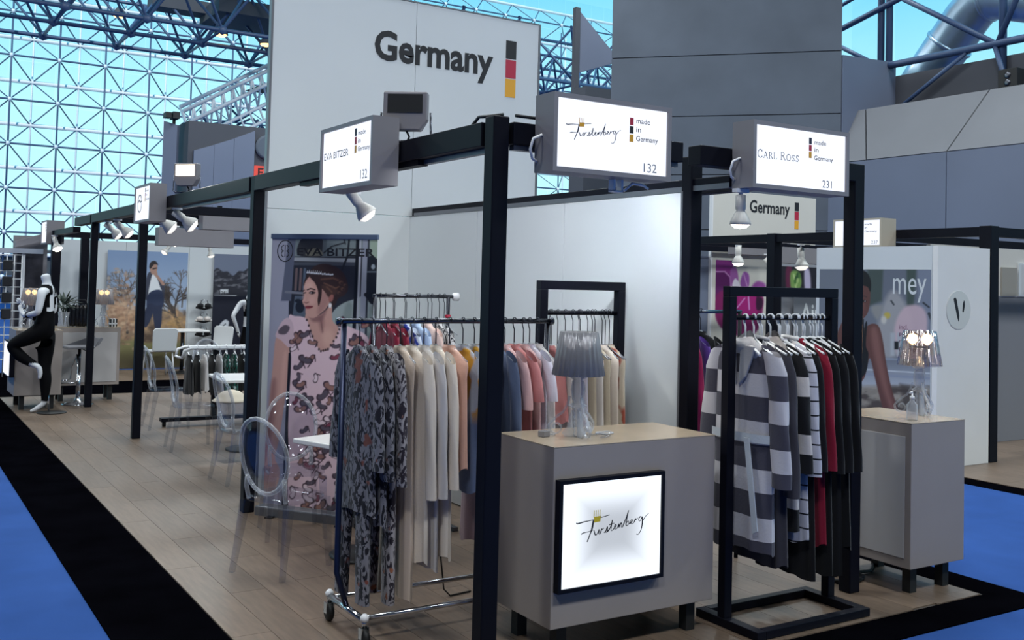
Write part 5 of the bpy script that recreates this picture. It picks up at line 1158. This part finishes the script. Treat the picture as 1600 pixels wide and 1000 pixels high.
cv.smooth([(1405, 500), (1420, 478), (1442, 480), (1450, 505), (1440, 560), (1410, 560), (1402, 530)], (214, 186, 196), 5, .9); cv.ell(1391, 493, 5, 5, (200, 180, 90), 3); cv.ell(1386, 500, 4, 6, (210, 206, 200), 3); cv.line([(1444, 473), (1452, 480)], 2.5, (40, 44, 52)); cv.line([(1452, 490), (1455, 498)], 4, (60, 66, 76)); cv.line([(1397, 470), (1401, 476)], 2.5, (60, 64, 70))
for x in (1396, 1406): cv.poly([(x, 520), (x+7, 520), (x+6, 556), (x, 556)], (184, 188, 196), 3)
cv.poly([(1402, 534), (1408, 534), (1408, 546), (1402, 546)], (20, 20, 26), 2)
cv.line([(1360, 560), (1466, 564)], 3, (150, 158, 176)); cv.line([(1360, 585), (1466, 592)], 4, (150, 158, 178)); cv.line([(1360, 578), (1466, 584)], 2, (206, 212, 224))
f = cv.fbm(14, 4, .5, 1.4); w_ = np.clip((cv.Y-600)/8, 0, 1); cv.put(w_*1.0, (146, 138, 130)); cv.put(w_*np.clip((f-.45)*6, 0, 1), (84, 74, 70)); cv.put(w_*np.clip((.42-f)*8, 0, 1)*.7, (176, 166, 156)); cv.poly([(1410, 600), (1440, 605), (1440, 640), (1415, 640)], (70, 62, 60), 6, .8)
DK = (104, 66, 62); DL = (150, 104, 98); DS = (64, 40, 42)
cv.smooth([(1322, 500), (1340, 520), (1356, 512), (1368, 506), (1378, 510), (1384, 530), (1390, 570), (1396, 600), (1404, 630), (1412, 660), (1392, 660), (1382, 630), (1372, 590), (1364, 560), (1356, 590), (1342, 605), (1310, 640), (1290, 640), (1300, 560)], DK); cv.smooth([(1366, 516), (1376, 516), (1384, 560), (1394, 610), (1402, 640), (1396, 640), (1382, 600), (1370, 550)], DL, 7, .7)
cv.smooth([(1300, 540), (1330, 548), (1352, 536), (1357, 506), (1360, 506), (1358, 540), (1362, 556), (1352, 590), (1300, 598)], (18, 18, 24)); cv.line([(1353, 500), (1355, 545)], 3.5, (18, 18, 24)); cv.smooth([(1300, 600), (1340, 595), (1336, 615), (1300, 640)], DK)
cv.smooth([(1338, 440), (1350, 426), (1362, 436), (1365, 460), (1362, 486), (1354, 498), (1346, 504), (1338, 500), (1332, 470)], DK); cv.smooth([(1330, 420), (1346, 420), (1360, 426), (1366, 440), (1365, 456), (1360, 448), (1346, 446), (1334, 452)], (20, 18, 22)); cv.ell(1350, 478, 5, 8, DL, 6, .6); cv.ell(1344, 462, 2, 10, DL, 3, .5)
for x in (1338, 1355): cv.line([(x-4, 464), (x, 462.5), (x+4, 464)], 1.6, DS, 1); cv.smooth([(x-4, 471), (x, 468.5), (x+4, 471), (x, 472.5)], (30, 20, 24), 1); cv.ell(x+1.6, 470.6, .9, .8, (220, 210, 210), .8)
cv.line([(1343, 480), (1348, 483), (1353, 481)], 1.2, DS, 1.2); cv.smooth([(1339, 491), (1345, 488), (1354, 490), (1347, 495)], (140, 66, 72), 1.2); cv.smooth([(1337, 500), (1352, 503), (1352, 512), (1338, 518)], DS, 5, .8)
cv.build('print', mp_, 1.425, 1.635, n=.0046, gain=.92)
text('lettering', 'mey', mp_, M_WHITE, (.975, 1.30, 1.375, 1.545), 0, n=.0052)
for i, wd in enumerate(('incl.', 'premium', 'marketing', 'package')): text('lettering', wd, mp_, mat('plum_ink', (104, 54, 84), .6), (1.06, 1.02-i*.075, 1.06+(.10, .23, .26, .22)[i], 1.07-i*.075), .01 if i in (1, 3) else 0, n=.0052)
# flower wall with the second Germany panel
wf = sempty('wall_flower', 'cream wall with a large purple orchid print and a small Germany panel above', frame((9.72, 9.0, 0), (1, 0, 0), (0, 0, 1)))
M_CREAMW = mat('cream_panel', (206, 202, 194), .55, 0, .02, 2)
MB().box((0, .012, -.06), (2.54, 2.30, 0)).build('panel', M_CREAMW, wf); MB().box((0, 2.304, -.06), (2.54, 3.43, 0)).build('panel', M_CREAMW, wf); MB().box((-.03, 0, -.065), (-.002, 3.44, .003)).build('edge_profile', M_WPLASTIC, wf)
text('lettering', 'Germany', wf, M_INK, (.86, 3.015, 1.86, 3.305), .022, n=.002)
for k, mm in enumerate((M_INK, M_RED, M_GOLD)): MB().box((1.985, 3.20-.165*k-.03, 0), (2.09, 3.355-.165*k-.03, .003)).build('flag_block', mm, wf)
of = thing('orchid_print', 'purple orchid print on the cream wall behind the robe booth', 'print', mtx=frame((9.80, 8.998, .62), (1, 0, 0), (0, 0, 1)))
MB().box((0, 0, 0), (2.3, 1.6, .003)).build('backing', M_CREAMW, of)
cv = Canvas(150, 120, [(1117, 402), (1262, 409), (1261, 549), (1115, 553)], (206, 202, 192))
PU = (136, 46, 128); PD = (92, 26, 88); PP = (206, 150, 204)
cv.poly([(1112, 398), (1145, 398), (1145, 408), (1112, 408)], (46, 30, 50)); cv.smooth([(1110, 405), (1138, 404), (1142, 420), (1138, 440), (1122, 448), (1108, 444)], PU, 2); cv.smooth([(1108, 424), (1130, 421), (1140, 432), (1138, 452), (1128, 462), (1108, 462)], PD, 2); cv.line([(1112, 421), (1130, 421), (1138, 430), (1139, 446)], 1.8, PP, 1.5)
cv.smooth([(1138, 420), (1146, 414), (1150, 430), (1148, 446), (1140, 446)], (158, 92, 160), 2); cv.smooth([(1141, 442), (1146, 432), (1154, 446), (1144, 448)], (236, 226, 236), 2); cv.smooth([(1153, 440), (1158, 422), (1166, 426), (1166, 444), (1158, 450)], (150, 84, 160), 2); cv.line([(1158, 424), (1164, 446)], 1.5, PP, 1); cv.smooth([(1170, 448), (1178, 437), (1190, 440), (1192, 452), (1180, 458)], (150, 76, 150), 4)
cv.smooth([(1118, 458), (1150, 448), (1184, 456), (1188, 480), (1176, 520), (1140, 522), (1118, 500)], (120, 24, 84), 3); cv.smooth([(1150, 460), (1166, 456), (1178, 462), (1182, 480), (1168, 500), (1152, 490)], (156, 30, 108), 4); cv.line([(1165, 456), (1167, 482)], 2, PP, 1.5); cv.line([(1148, 480), (1160, 464)], 1.6, PP, 2); cv.smooth([(1178, 462), (1187, 466), (1186, 480), (1178, 482)], (52, 14, 44), 2)
cv.smooth([(1218, 432), (1224, 420), (1234, 428), (1232, 450), (1222, 452)], (128, 66, 126), 3)
cv.build('print', of, 2.3, 1.6, n=.0034)
# grey wall beside it with a sheet (its printed square code is left out)
gw = sempty('wall_grey_side', 'blue grey panel left of the orchid wall', frame((9.0, 9.05, 0), (1, 0, 0), (0, 0, 1))); MB().box((0, .012, -.06), (.68, 2.28, 0)).build('panel', M_CONC_B, gw)
# plant picture and grey lettered banner
wg = sempty('wall_green', 'dark wall with pictures of green and lilac plants behind the robe booth', frame((8.6, 6.5, 0), (1, 0, 0), (0, 0, 1)))
MB().box((0, .012, -.05), (1.9, 2.12, 0)).build('panel', mat('mid_grey_panel', (140, 142, 150), .6), wg)
gp = thing('plant_picture', 'dark picture strip with green leaves and lilac blossom across the aisle', 'picture', mtx=frame((8.67, 6.5, 1.66), (1, 0, 0), (0, 0, 1)))
MB().box((0, 0, 0), (1.62, .42, .012)).build('backing', M_INK, gp)
cv = Canvas(130, 40, [(1215, 416), (1332, 421), (1332, 452), (1215, 449)], (30, 26, 34))
cv.smooth([(1226, 420), (1234, 416), (1236, 440), (1228, 446)], (90, 30, 60), 3)
for x, y in ((1241, 434), (1291, 436)): 
    cv.smooth([(x-8, y-10), (x+3, y-12), (x+9, y), (x+4, y+12), (x-6, y+11)], (112, 146, 78), 3); cv.line([(x-3, y-8), (x+1, y+9)], 2, (180, 200, 140), 2)
    for i in range(7): cv.ell(x+rg.uniform(-6, 6), y+rg.uniform(-8, 8), 2, 3, rg.choice([(70, 110, 50), (150, 176, 110), (40, 70, 40)]), 1.5)
cv.smooth([(1254, 420), (1262, 422), (1264, 446), (1256, 448)], (176, 168, 196), 3); cv.smooth([(1298, 418), (1306, 420), (1304, 428)], (120, 110, 110), 3)
cv.build('print', gp, 1.62, .42, n=.0125)
ab = thing('lettered_banner', 'grey banner with large white letters, partly behind the robe frame', 'banner', mtx=frame((8.95, 6.45, .4), (1, 0, 0), (0, 0, 1)))
MB().box((0, 0, 0), (1.45, 1.26, .01)).build('sheet', mat('grey_banner_sheet', (116, 120, 128), .6), ab); text('lettering', 'Air', ab, M_WHITE, (.14, .86, .56, 1.15), .02, n=.011); text('lettering', 'ro', ab, M_WHITE, (.90, .80, 1.12, 1.0), .02, n=.011)
# right edge booth
wx = sempty('wall_right_edge', 'white and grey wall at the right edge of the view', frame((7.6, 3.2, 0), (1, 0, 0), (0, 0, 1)))
MB().box((0, .012, -.05), (4.4, 1.728, 0)).build('panel', mat('slate_grey_panel', (128, 128, 134), .55), wx); MB().box((0, 1.732, -.05), (4.4, 2.30, 0)).build('panel', M_CREAMW, wx)
p1 = thing('picture', 'plain greige board on the wall at the right edge', 'picture', mtx=frame((8.93, 3.2, 1.735), (1, 0, 0), (0, 0, 1))); MB().box((0, 0, .001), (.30, .34, .02)).build('board', mat('greige_board', (150, 146, 138), .6), p1)
p2 = thing('picture', 'black and white photograph cut by the right edge', 'picture', mtx=frame((9.27, 3.2, 1.735), (1, 0, 0), (0, 0, 1))); MB().box((0, 0, .001), (.42, .40, .02)).build('mount', M_WHITE, p2)
cv = Canvas(40, 40, [(0, 0), (40, 0), (40, 40), (0, 40)], (196, 196, 198)); cv.smooth([(8, 40), (12, 22), (18, 12), (26, 10), (32, 20), (34, 40)], (110, 110, 114), 3); cv.ell(20, 8, 4, 5, (60, 60, 64)); cv.line([(14, 24), (10, 40)], 3, (60, 60, 64)); cv.line([(24, 20), (22, 40)], 4, (70, 70, 74)); cv.build('print', p2, .36, .36, n=.0205, u0=.05, v0=.02)

# ------------------------------------------------------------------ left background: poster wall
pp_ = thing('poster', 'tall poster of a man standing among bare autumn trees', 'poster', mtx=frame((1.1, 15.2, .05), (1, 0, 0), (0, 0, 1))); MB().box((0, 0, 0), (1.40, 2.09, .004)).build('backing', M_WHITE, pp_)
cv = Canvas(130, 190, [(168.8, 390.6), (294.3, 395), (287.8, 572.6), (161.5, 575.5)], (134, 156, 190))
g = np.clip((cv.Y-400)/90, 0, 1); cv.put(g*.9, (176, 190, 210)); f = cv.fbm(16, 6); 
cv.put(np.clip((cv.Y-478+10*(f-.5)*6)/10, 0, 1), (150, 124, 100)); cv.put(np.clip((cv.Y-480)/6, 0, 1)*np.clip((f-.5)*6, 0, 1), (196, 156, 116)); cv.put(np.clip((cv.Y-482)/6, 0, 1)*np.clip((.45-f)*6, 0, 1), (92, 74, 62)); cv.put(np.clip((cv.Y-528+6*(f-.5)*4)/10, 0, 1), (138, 134, 92)); cv.put(np.clip((cv.Y-545)/20, 0, 1)*.8, (98, 88, 66))
rg = random.Random(3)
def twig(c, x, y, a, L, w, d, col):
    if d == 0 or L < 2: return
    x2, y2 = x+L*math.cos(a), y-L*math.sin(a); c.line([(x, y), (x2, y2)], w, col, 1.0)
    for _ in range(2 if d < 4 else 3): twig(c, x2, y2, a+rg.uniform(-.75, .75), L*rg.uniform(.62, .85), max(.5, w*.66), d-1, col)
twig(cv, 198, 520, 1.62, 26, 4, 6, (80, 70, 66)); twig(cv, 196, 480, 1.5, 18, 2.2, 6, (110, 104, 100)); twig(cv, 284, 520, 2.0, 24, 4.5, 7, (66, 56, 52)); twig(cv, 280, 500, 2.5, 16, 2.5, 6, (84, 74, 68)); twig(cv, 284, 480, 1.5, 18, 2.4, 6, (96, 86, 80))
for i in range(380): cv.ell(rg.gauss(186, 14), rg.gauss(486, 20), rg.uniform(1.5, 4), rg.uniform(1.2, 3), rg.choice([(200, 160, 130), (160, 122, 100), (214, 182, 152)]), 2, .6)
for i in range(120): cv.ell(rg.gauss(272, 10), rg.gauss(508, 8), rg.uniform(1, 3), rg.uniform(1, 2.4), rg.choice([(196, 158, 104), (168, 132, 88)]), 2, .5)
cv.smooth([(229, 430), (236, 425), (246, 436), (256, 446), (254, 478), (246, 480), (240, 452), (230, 470), (224, 460)], (60, 64, 80)); cv.smooth([(237, 428), (243, 432), (249, 448), (251, 456), (236, 458), (230, 462)], (226, 228, 232)); cv.smooth([(232, 458), (251, 454), (254, 478), (240, 482), (228, 480)], (46, 56, 84)); cv.smooth([(238, 480), (246, 478), (252, 479), (250, 512), (241, 512)], (40, 48, 74)); cv.smooth([(222, 500), (230, 476), (240, 478), (234, 500), (226, 512)], (40, 48, 74))
cv.smooth([(234, 414), (240, 411), (245, 416), (243, 426), (237, 429), (233, 422)], (176, 138, 122)); cv.smooth([(232, 416), (235, 409), (242, 408), (246, 414), (240, 413), (234, 420)], (44, 36, 36)); cv.line([(238, 420), (243, 419)], 1.8, (24, 22, 26)); cv.line([(241, 428), (248, 436), (254, 444)], 4.5, (176, 138, 122)); cv.ell(242, 427, 3, 2.5, (176, 138, 122))
cv.build('print', pp_, 1.40, 2.09, n=.0046)
p3 = thing('poster', 'dark poster of rocky hills behind the white torso mannequin', 'poster', mtx=frame((2.98, 15.2, .05), (1, 0, 0), (0, 0, 1))); MB().box((0, 0, 0), (1.42, 2.09, .004)).build('backing', M_WHITE, p3)
cv = Canvas(90, 140, [(335, 396.5), (449.7, 400.5), (444, 569), (328.8, 571.7)], (112, 120, 140)); f = cv.fbm(9, 8, 1, 2.2); yy = 424+4*np.sin(cv.X/7)+2*np.sin(cv.X/2.6)
cv.put(np.clip((cv.Y-yy)/1.5, 0, 1), (40, 40, 50)); cv.put(np.clip((cv.Y-yy-2)/2, 0, 1)*np.clip((f-.52)*8, 0, 1)*np.clip((462-cv.Y)/4, 0, 1), (104, 104, 112)); cv.put(np.clip((cv.Y-462)/2, 0, 1), (20, 22, 40)); cv.line([(335, 461), (368, 462)], 1.2, (206, 208, 214)); cv.poly([(344, 452), (356, 452), (356, 458), (344, 458)], (206, 210, 216)); cv.smooth([(340, 512), (350, 500), (357, 504), (352, 518), (342, 522)], (214, 218, 226), 1.5); cv.line([(344, 514), (352, 506)], 1.2, (24, 26, 40))
cv.build('print', p3, 1.42, 2.09, n=.0046); text('lettering', '1041', p3, M_INK, (.125, 1.335, .245, 1.395), 0, n=.0052)
for i, z in enumerate((1.12, .88, .62)):
    h = thing('underwear_hanger', ('dark bra hanging on the white wall beside the hills poster, topmost', 'dark striped bra hanging below the topmost one by the hills poster', 'small dark briefs hanging lowest by the hills poster')[i], 'underwear', (2.80, 15.10, z))
    MB().tube([(0, .149, .16), (0, 0, .16), (0, 0, .12), (-.09, 0, .09)], .006, 6).build('hook', M_HWIRE, h)
    b_ = MB()
    for s in (-1, 1): b_.lathe([(.0, -.05), (.045, -.035), (.065, .0), (.055, .04), (.0, .06)], 12, c=(s*.07, 0, .04)).tube([(s*.07, 0, .09), (s*.05, 0, .15)], .006, 5)
    b_.tube([(-.15, .02, .02), (0, -.02, -.01), (.15, .02, .02)], .02, 6); b_.build('cups', F_BLACKF if i != 1 else F_STR2, h)

# ------------------------------------------------------------------ mannequins: one continuous skin grown on a skeleton, clothes cut from it
def skin_body(joints, edges, root, levels=2):
    me = bpy.data.meshes.new('skin'); me.from_pydata([j[0] for j in joints], edges, []); o = bpy.data.objects.new('skin', me); C.objects.link(o)
    s = o.modifiers.new('s', 'SKIN'); s.use_smooth_shade = True; s.branch_smoothing = .6
    for i, j in enumerate(joints):
        r = j[1]; me.skin_vertices[0].data[i].radius = r if isinstance(r, tuple) else (r, r); me.skin_vertices[0].data[i].use_root = (i == root)
    u = o.modifiers.new('u', 'SUBSURF'); u.levels = levels; u.render_levels = levels
    bpy.context.view_layer.update(); m2 = bpy.data.meshes.new_from_object(o.evaluated_get(bpy.context.evaluated_depsgraph_get())); bpy.data.objects.remove(o)
    return m2
def garment_from(me, test, off, name, m, parent):
    vs = {}; V = []; Fs = []
    for p in me.polygons:
        if test(p.center):
            f = []
            for i in p.vertices:
                if i not in vs: vs[i] = len(V); v = me.vertices[i]; V.append(tuple(v.co+v.normal*off))
                f.append(vs[i])
            Fs.append(f)
    mb = MB(); mb.add(V, Fs, 0, True); return mb.build(name, m, parent)
M_MANN = mat('white_mannequin', (214, 216, 220), .35); M_LYCRA = mat('black_lycra', (5, 5, 8), .8, spec=.12)
mn = thing('mannequin', 'white headless mannequin on one leg in a black tank top and leggings', 'mannequin', (-.60, 9.66, 0), 1.12)
J = [((0, 0, 1.06), (.15, .125)), ((0, -.012, 1.22), (.118, .10)), ((0, .0, 1.38), (.14, .118)), ((0, .005, 1.50), (.14, .085)), ((0, .0, 1.60), (.056, .056)), ((0, .03, 1.715), (.058, .062)),
     ((.09, 0, .98), .115), ((.075, .015, .56), .068), ((.07, -.01, .40), .066), ((.07, -.01, .17), .036), ((.07, .0, .12), .034), ((.07, .10, .045), .030), ((.07, .16, .022), .018),
     ((-.09, .03, .99), .115), ((-.10, .36, .84), .076), ((-.085, .24, .70), .064), ((-.06, .08, .60), .038), ((-.05, .03, .57), .034), ((-.04, .02, .49), .028), ((-.04, .03, .43), .018),
     ((.175, -.005, 1.49), .055), ((.215, -.03, 1.24), .042), ((.13, .20, 1.16), .030), ((.10, .26, 1.21), (.016, .032)), ((.09, .29, 1.27), (.012, .030)),
     ((-.175, -.005, 1.49), .055), ((-.21, .02, 1.24), .042), ((-.09, .22, 1.20), .029), ((-.06, .27, 1.26), (.016, .030)), ((-.05, .29, 1.33), (.012, .028)),
     ((.065, .075, 1.36), .058), ((-.065, .075, 1.36), .058)]
E_ = [(0, 1), (1, 2), (2, 3), (3, 4), (4, 5), (0, 6), (6, 7), (7, 8), (8, 9), (9, 10), (10, 11), (11, 12), (0, 13), (13, 14), (14, 15), (15, 16), (16, 17), (17, 18), (18, 19), (3, 20), (20, 21), (21, 22), (22, 23), (23, 24), (3, 25), (25, 26), (26, 27), (27, 28), (28, 29), (2, 30), (2, 31)]
sm_ = skin_body(J, E_, 0); sm_.materials.clear(); sm_.materials.append(M_MANN); sm_.materials.append(M_LYCRA)
bo = bpy.data.objects.new('body', sm_); C.objects.link(bo); bo.parent = mn
def hand(root, d, side, parent, m=M_MANN):
    d = Vector(d).normalized(); s = Vector(side).normalized(); q = MB(); r = Vector(root)
    for i, (o, L) in enumerate(((-.024, .062), (-.008, .072), (.008, .068), (.024, .052))):
        a = r+s*o; q.tube([a, a+d*L*.5, a+d*L*.95+d.cross(s)*.012], [.0085, .008, .005], 6)
    q.tube([r-d*.035+s*-.03, r-d*.01+s*-.052, r+d*.02+s*-.058], [.01, .009, .006], 6); return q.build('fingers', m, parent)
hand((.088, .30, 1.285), (0, .3, .9), (.0, .9, -.3), mn); hand((-.048, .295, 1.345), (0, .25, .95), (.3, .85, -.2), mn)
def tank(c): return (1.04 < c.z < 1.43 and abs(c.x) < .172 and c.y < .19 and not (abs(c.x) > .15 and c.z < 1.30)) or (c.z >= 1.43 and c.z < 1.58 and .05 < abs(c.x) < .115 and c.y < .16)
def tank2(c): return tank(c) and not (c.y < -.05 and 1.24 < c.z < 1.47 and abs(c.x) < .095)
garment_from(sm_, tank2, .007, 'tank_top', M_LYCRA, mn)
def legs(c): return c.z < 1.085 and ((c.x > .0 and c.z > .16 and c.y < .2 and abs(c.x) < .24) or (c.x <= .0 and (c.z > .63 or (c.y > .14 and c.z > .5)))) and not (abs(c.x) > .14 and c.z > 1.03 and c.y > .1)
garment_from(sm_, legs, .008, 'leggings', M_LYCRA, mn)
for p in sm_.polygons:
    if legs(p.center) or tank2(p.center): p.material_index = 1
st_ = MB(); st_.lathe([(.0, .012), (.17, .012), (.17, .022), (0, .024)], 32, c=(.05, -.10, 0)); st_.build('base_disc', M_RUBBER, mn); MB().tube([(.07, -.06, .02), (.07, -.045, .30)], .009, 8).build('support_rod', M_CHROME, mn)
m2 = thing('torso_mannequin', 'white torso mannequin seen from behind in black bra and briefs, by the hills poster', 'mannequin', (3.40, 14.3, 0), .15)
J2 = [((0, 0, .74), (.15, .11)), ((0, 0, .92), (.115, .09)), ((0, 0, 1.10), (.13, .10)), ((0, 0, 1.28), (.14, .085)), ((0, 0, 1.40), (.055, .05)), ((0, 0, 1.47), (.052, .05)), ((-.18, 0, 1.25), .055), ((-.33, -.02, 1.02), .040), ((-.22, .02, .80), .031), ((-.19, .03, .72), (.02, .034)), ((.18, 0, 1.25), .055), ((.30, 0, 1.02), .04), ((.24, .02, .8), .031), ((-.09, 0, .58), .10), ((.09, 0, .58), .10), ((-.10, 0, .40), .085), ((.10, 0, .40), .085)]
E2 = [(0, 1), (1, 2), (2, 3), (3, 4), (4, 5), (3, 6), (6, 7), (7, 8), (8, 9), (3, 10), (10, 11), (11, 12), (0, 13), (0, 14), (13, 15), (14, 16)]
s2 = skin_body(J2, E2, 0); s2.materials.clear(); s2.materials.append(M_MANN); b2 = bpy.data.objects.new('body', s2); C.objects.link(b2); b2.parent = m2
hand((-.185, .03, .70), (.1, 0, -1), (0, 1, 0), m2)
garment_from(s2, lambda c: abs(c.x) < .17 and (1.03 < c.z < 1.10 or (1.10 <= c.z < 1.33 and .07 < abs(c.x) < .10)), .006, 'bra', M_LYCRA, m2); garment_from(s2, lambda c: abs(c.x) < .22 and .50 < c.z < .84 and c.y < .3 and not (c.x < -.16 and c.z > .66), .006, 'briefs', M_LYCRA, m2)
MB().tube([(0, 0, .02), (0, 0, .55)], .018, 8).lathe([(.0, .012), (.2, .012), (.2, .025), (0, .03)], 24).build('stand', M_CHROME, m2)

# bar stool, plant, bag, grid rack at the left edge
bs = thing('bar_stool', 'chrome bar stool with a grey seat beside the second left post', 'stool', (-.07, 10.44, 0), .1)
MB().lathe([(.20, .012), (.20, .02), (.16, .028), (.05, .04), (.032, .09), (.03, .10)], 32).build('base', M_CHROME, bs); MB().tube([(0, 0, .09), (0, 0, .42)], .028, 14).build('column', M_CHROME, bs); MB().tube([(0, 0, .42), (0, 0, .74)], .02, 12).build('piston', M_DKCHROME, bs)
q = MB(); q.prism([(-.21, .0), (-.19, .03), (.14, .03), (.19, .06), (.23, .13), (.21, .135), (.165, .05), (.13, .0)], -.19, .19, frame((0, 0, .745), (1, 0, 0), (0, 0, 1))); q.build('seat', mat('grey_leatherette', (112, 112, 118), .4), bs, .008)
MB().tube([(-.03, -.0, .66), (-.05, -.12, .5), (-.06, -.16, .33), (-.10, -.18, .31), (-.25, -.16, .31), (-.25, .16, .31), (-.10, .18, .31), (-.06, .16, .33), (-.05, .12, .5), (-.03, 0, .66)], .011, 8).build('footrest', M_CHROME, bs); MB().tube([(.02, 0, .735), (.10, -.06, .70), (.14, -.08, .64)], .006, 6).build('lever', M_DKCHROME, bs)
pl = thing('potted_plant', 'dark leafy plant in a glass vase on the counter behind the mannequin', 'plant', (-.20, 10.98, 1.0))
MB().lathe([(.07, 0), (.075, .01), (.06, .10), (.075, .2), (.072, .2), (.056, .10), (.068, .012), (0, .012)], 20).build('vase', M_GLASSY, pl)
M_LEAF = mat('dark_leaf', (32, 48, 38), .5, 0, .2, 12); r = random.Random(4)
st1 = MB()
for i in range(7): a = i*.9; st1.tube([(0, 0, .02), (.02*math.cos(a), .02*math.sin(a), .2), (.07*math.cos(a), .07*math.sin(a), .32)], .005, 5)
st1.build('stem', M_LEAF, pl)
for i in range(34):
    a = r.uniform(0, 6.28); e = r.uniform(-.2, 1.3); L = r.uniform(.12, .22); d = Vector((math.cos(a)*math.cos(e), math.sin(a)*math.cos(e), math.sin(e))); s = d.cross(Vector((0, 0, 1))).normalized()*.028; b0 = Vector((0, 0, .25+.06*r.random()))+d*.04
    q = MB(); up = d.cross(s).normalized()*.006; q.add([b0, b0+d*L*.4+s+up, b0+d*L-Vector((0, 0, .03)), b0+d*L*.4-s+up, b0+d*L*.45-up], [(0, 4, 1), (1, 4, 2), (2, 4, 3), (3, 4, 0), (0, 1, 2, 3)], 0); q.build('leaf', M_LEAF, pl)
bg_ = thing('quilted_bag', 'black shiny ribbed bag on the counter beside the plant', 'bag', (.02, 11.0, 1.0), 0)
q = MB()
for i in range(7): q.lathe([(0, 0), (.03, .005), (.036, .04), (.036, .24), (.028, .29), (0, .30)], 10, c=(-.15+i*.048, 0, .0))
q.build('body', mat('black_patent', (14, 15, 20), .2), bg_); MB().tube([(-.10, 0, .28), (-.07, 0, .36), (.05, 0, .36), (.09, 0, .28)], .008, 6).build('handle', M_RUBBER, bg_)
for i in range(5):
    b_ = thing('cosmetic_box', 'small black box in the row beside the far crystal lamp', 'box', (.40+.022*i, 11.0+.015*i, 1.0), 0, 'small boxes by the far lamp'); q = MB(); q.box((-.008, -.05, 0), (.008, .05, .10+.008*(i % 2))); q.build('carton', M_RUBBER if i % 2 == 0 else M_WPLASTIC, b_); MB().box((-.0085, -.0505, .03), (.0085, .0505, .05)).build('label_band', M_WPLASTIC, b_)
gr = thing('grid_display', 'white wire grid display wall with dark goods at the left edge', 'display', (-1.35, 14.4, 0))
for i in range(10): MB().tube([(i*.11, 0, .02), (i*.11, 0, 2.0)], .008, 6).build('wire', M_WPLASTIC, gr)
for i in range(14): MB().tube([(0, 0, .3+i*.13), (1.0, 0, .3+i*.13)], .008, 6).build('wire', M_WPLASTIC, gr)
for x in (-.02, .52, 1.02): MB().box((x-.02, .02, 0.012), (x+.02, .06, 2.05)).build('post', M_RUBBER if x == .52 else M_WPLASTIC, gr)
MB().box((-.3, -.02, 2.02), (1.3, .10, 2.10)).build('header', mat('pale_header', (176, 182, 194), .5), gr)
for i in range(8): tag(MB().box((-.07, -.05, 0), (.07, .04, .16)).build('packed_goods', M_INK, None, .01), ('dark packed goods hanging on the white wire grid, row %s from the top' % ('one', 'two', 'three', 'four')[i//2]) + (', left' if i % 2 else ', right'), 'package').location = (-.95+.42*((i+1) % 2)*.9, 14.34, 1.74-.26*(i//2))
dw = sempty('wall_dark_panel', 'dark poster wall beyond the mannequin', frame((-.46, 14.75, 0), (1, 0, 0), (0, 0, 1))); MB().box((0, .012, -.05), (.52, 2.32, 0)).build('panel', M_SIGNGREY, dw); MB().box((.06, .5, .001), (.46, 2.1, .004)).build('dark_print', mat('dark_print', (44, 42, 52), .5, 0, .5, 9), dw)
hg = struct(MB().prism([(-.46, 2.22), (.25, 2.46), (.25, 2.3), (-.46, 2.12)], 0, .1, frame((0, 14.6, 0), (1, 0, 0), (0, 0, 1))).build('trim_4', M_SIGNGREY), 'grey fascia rising to the far sign')
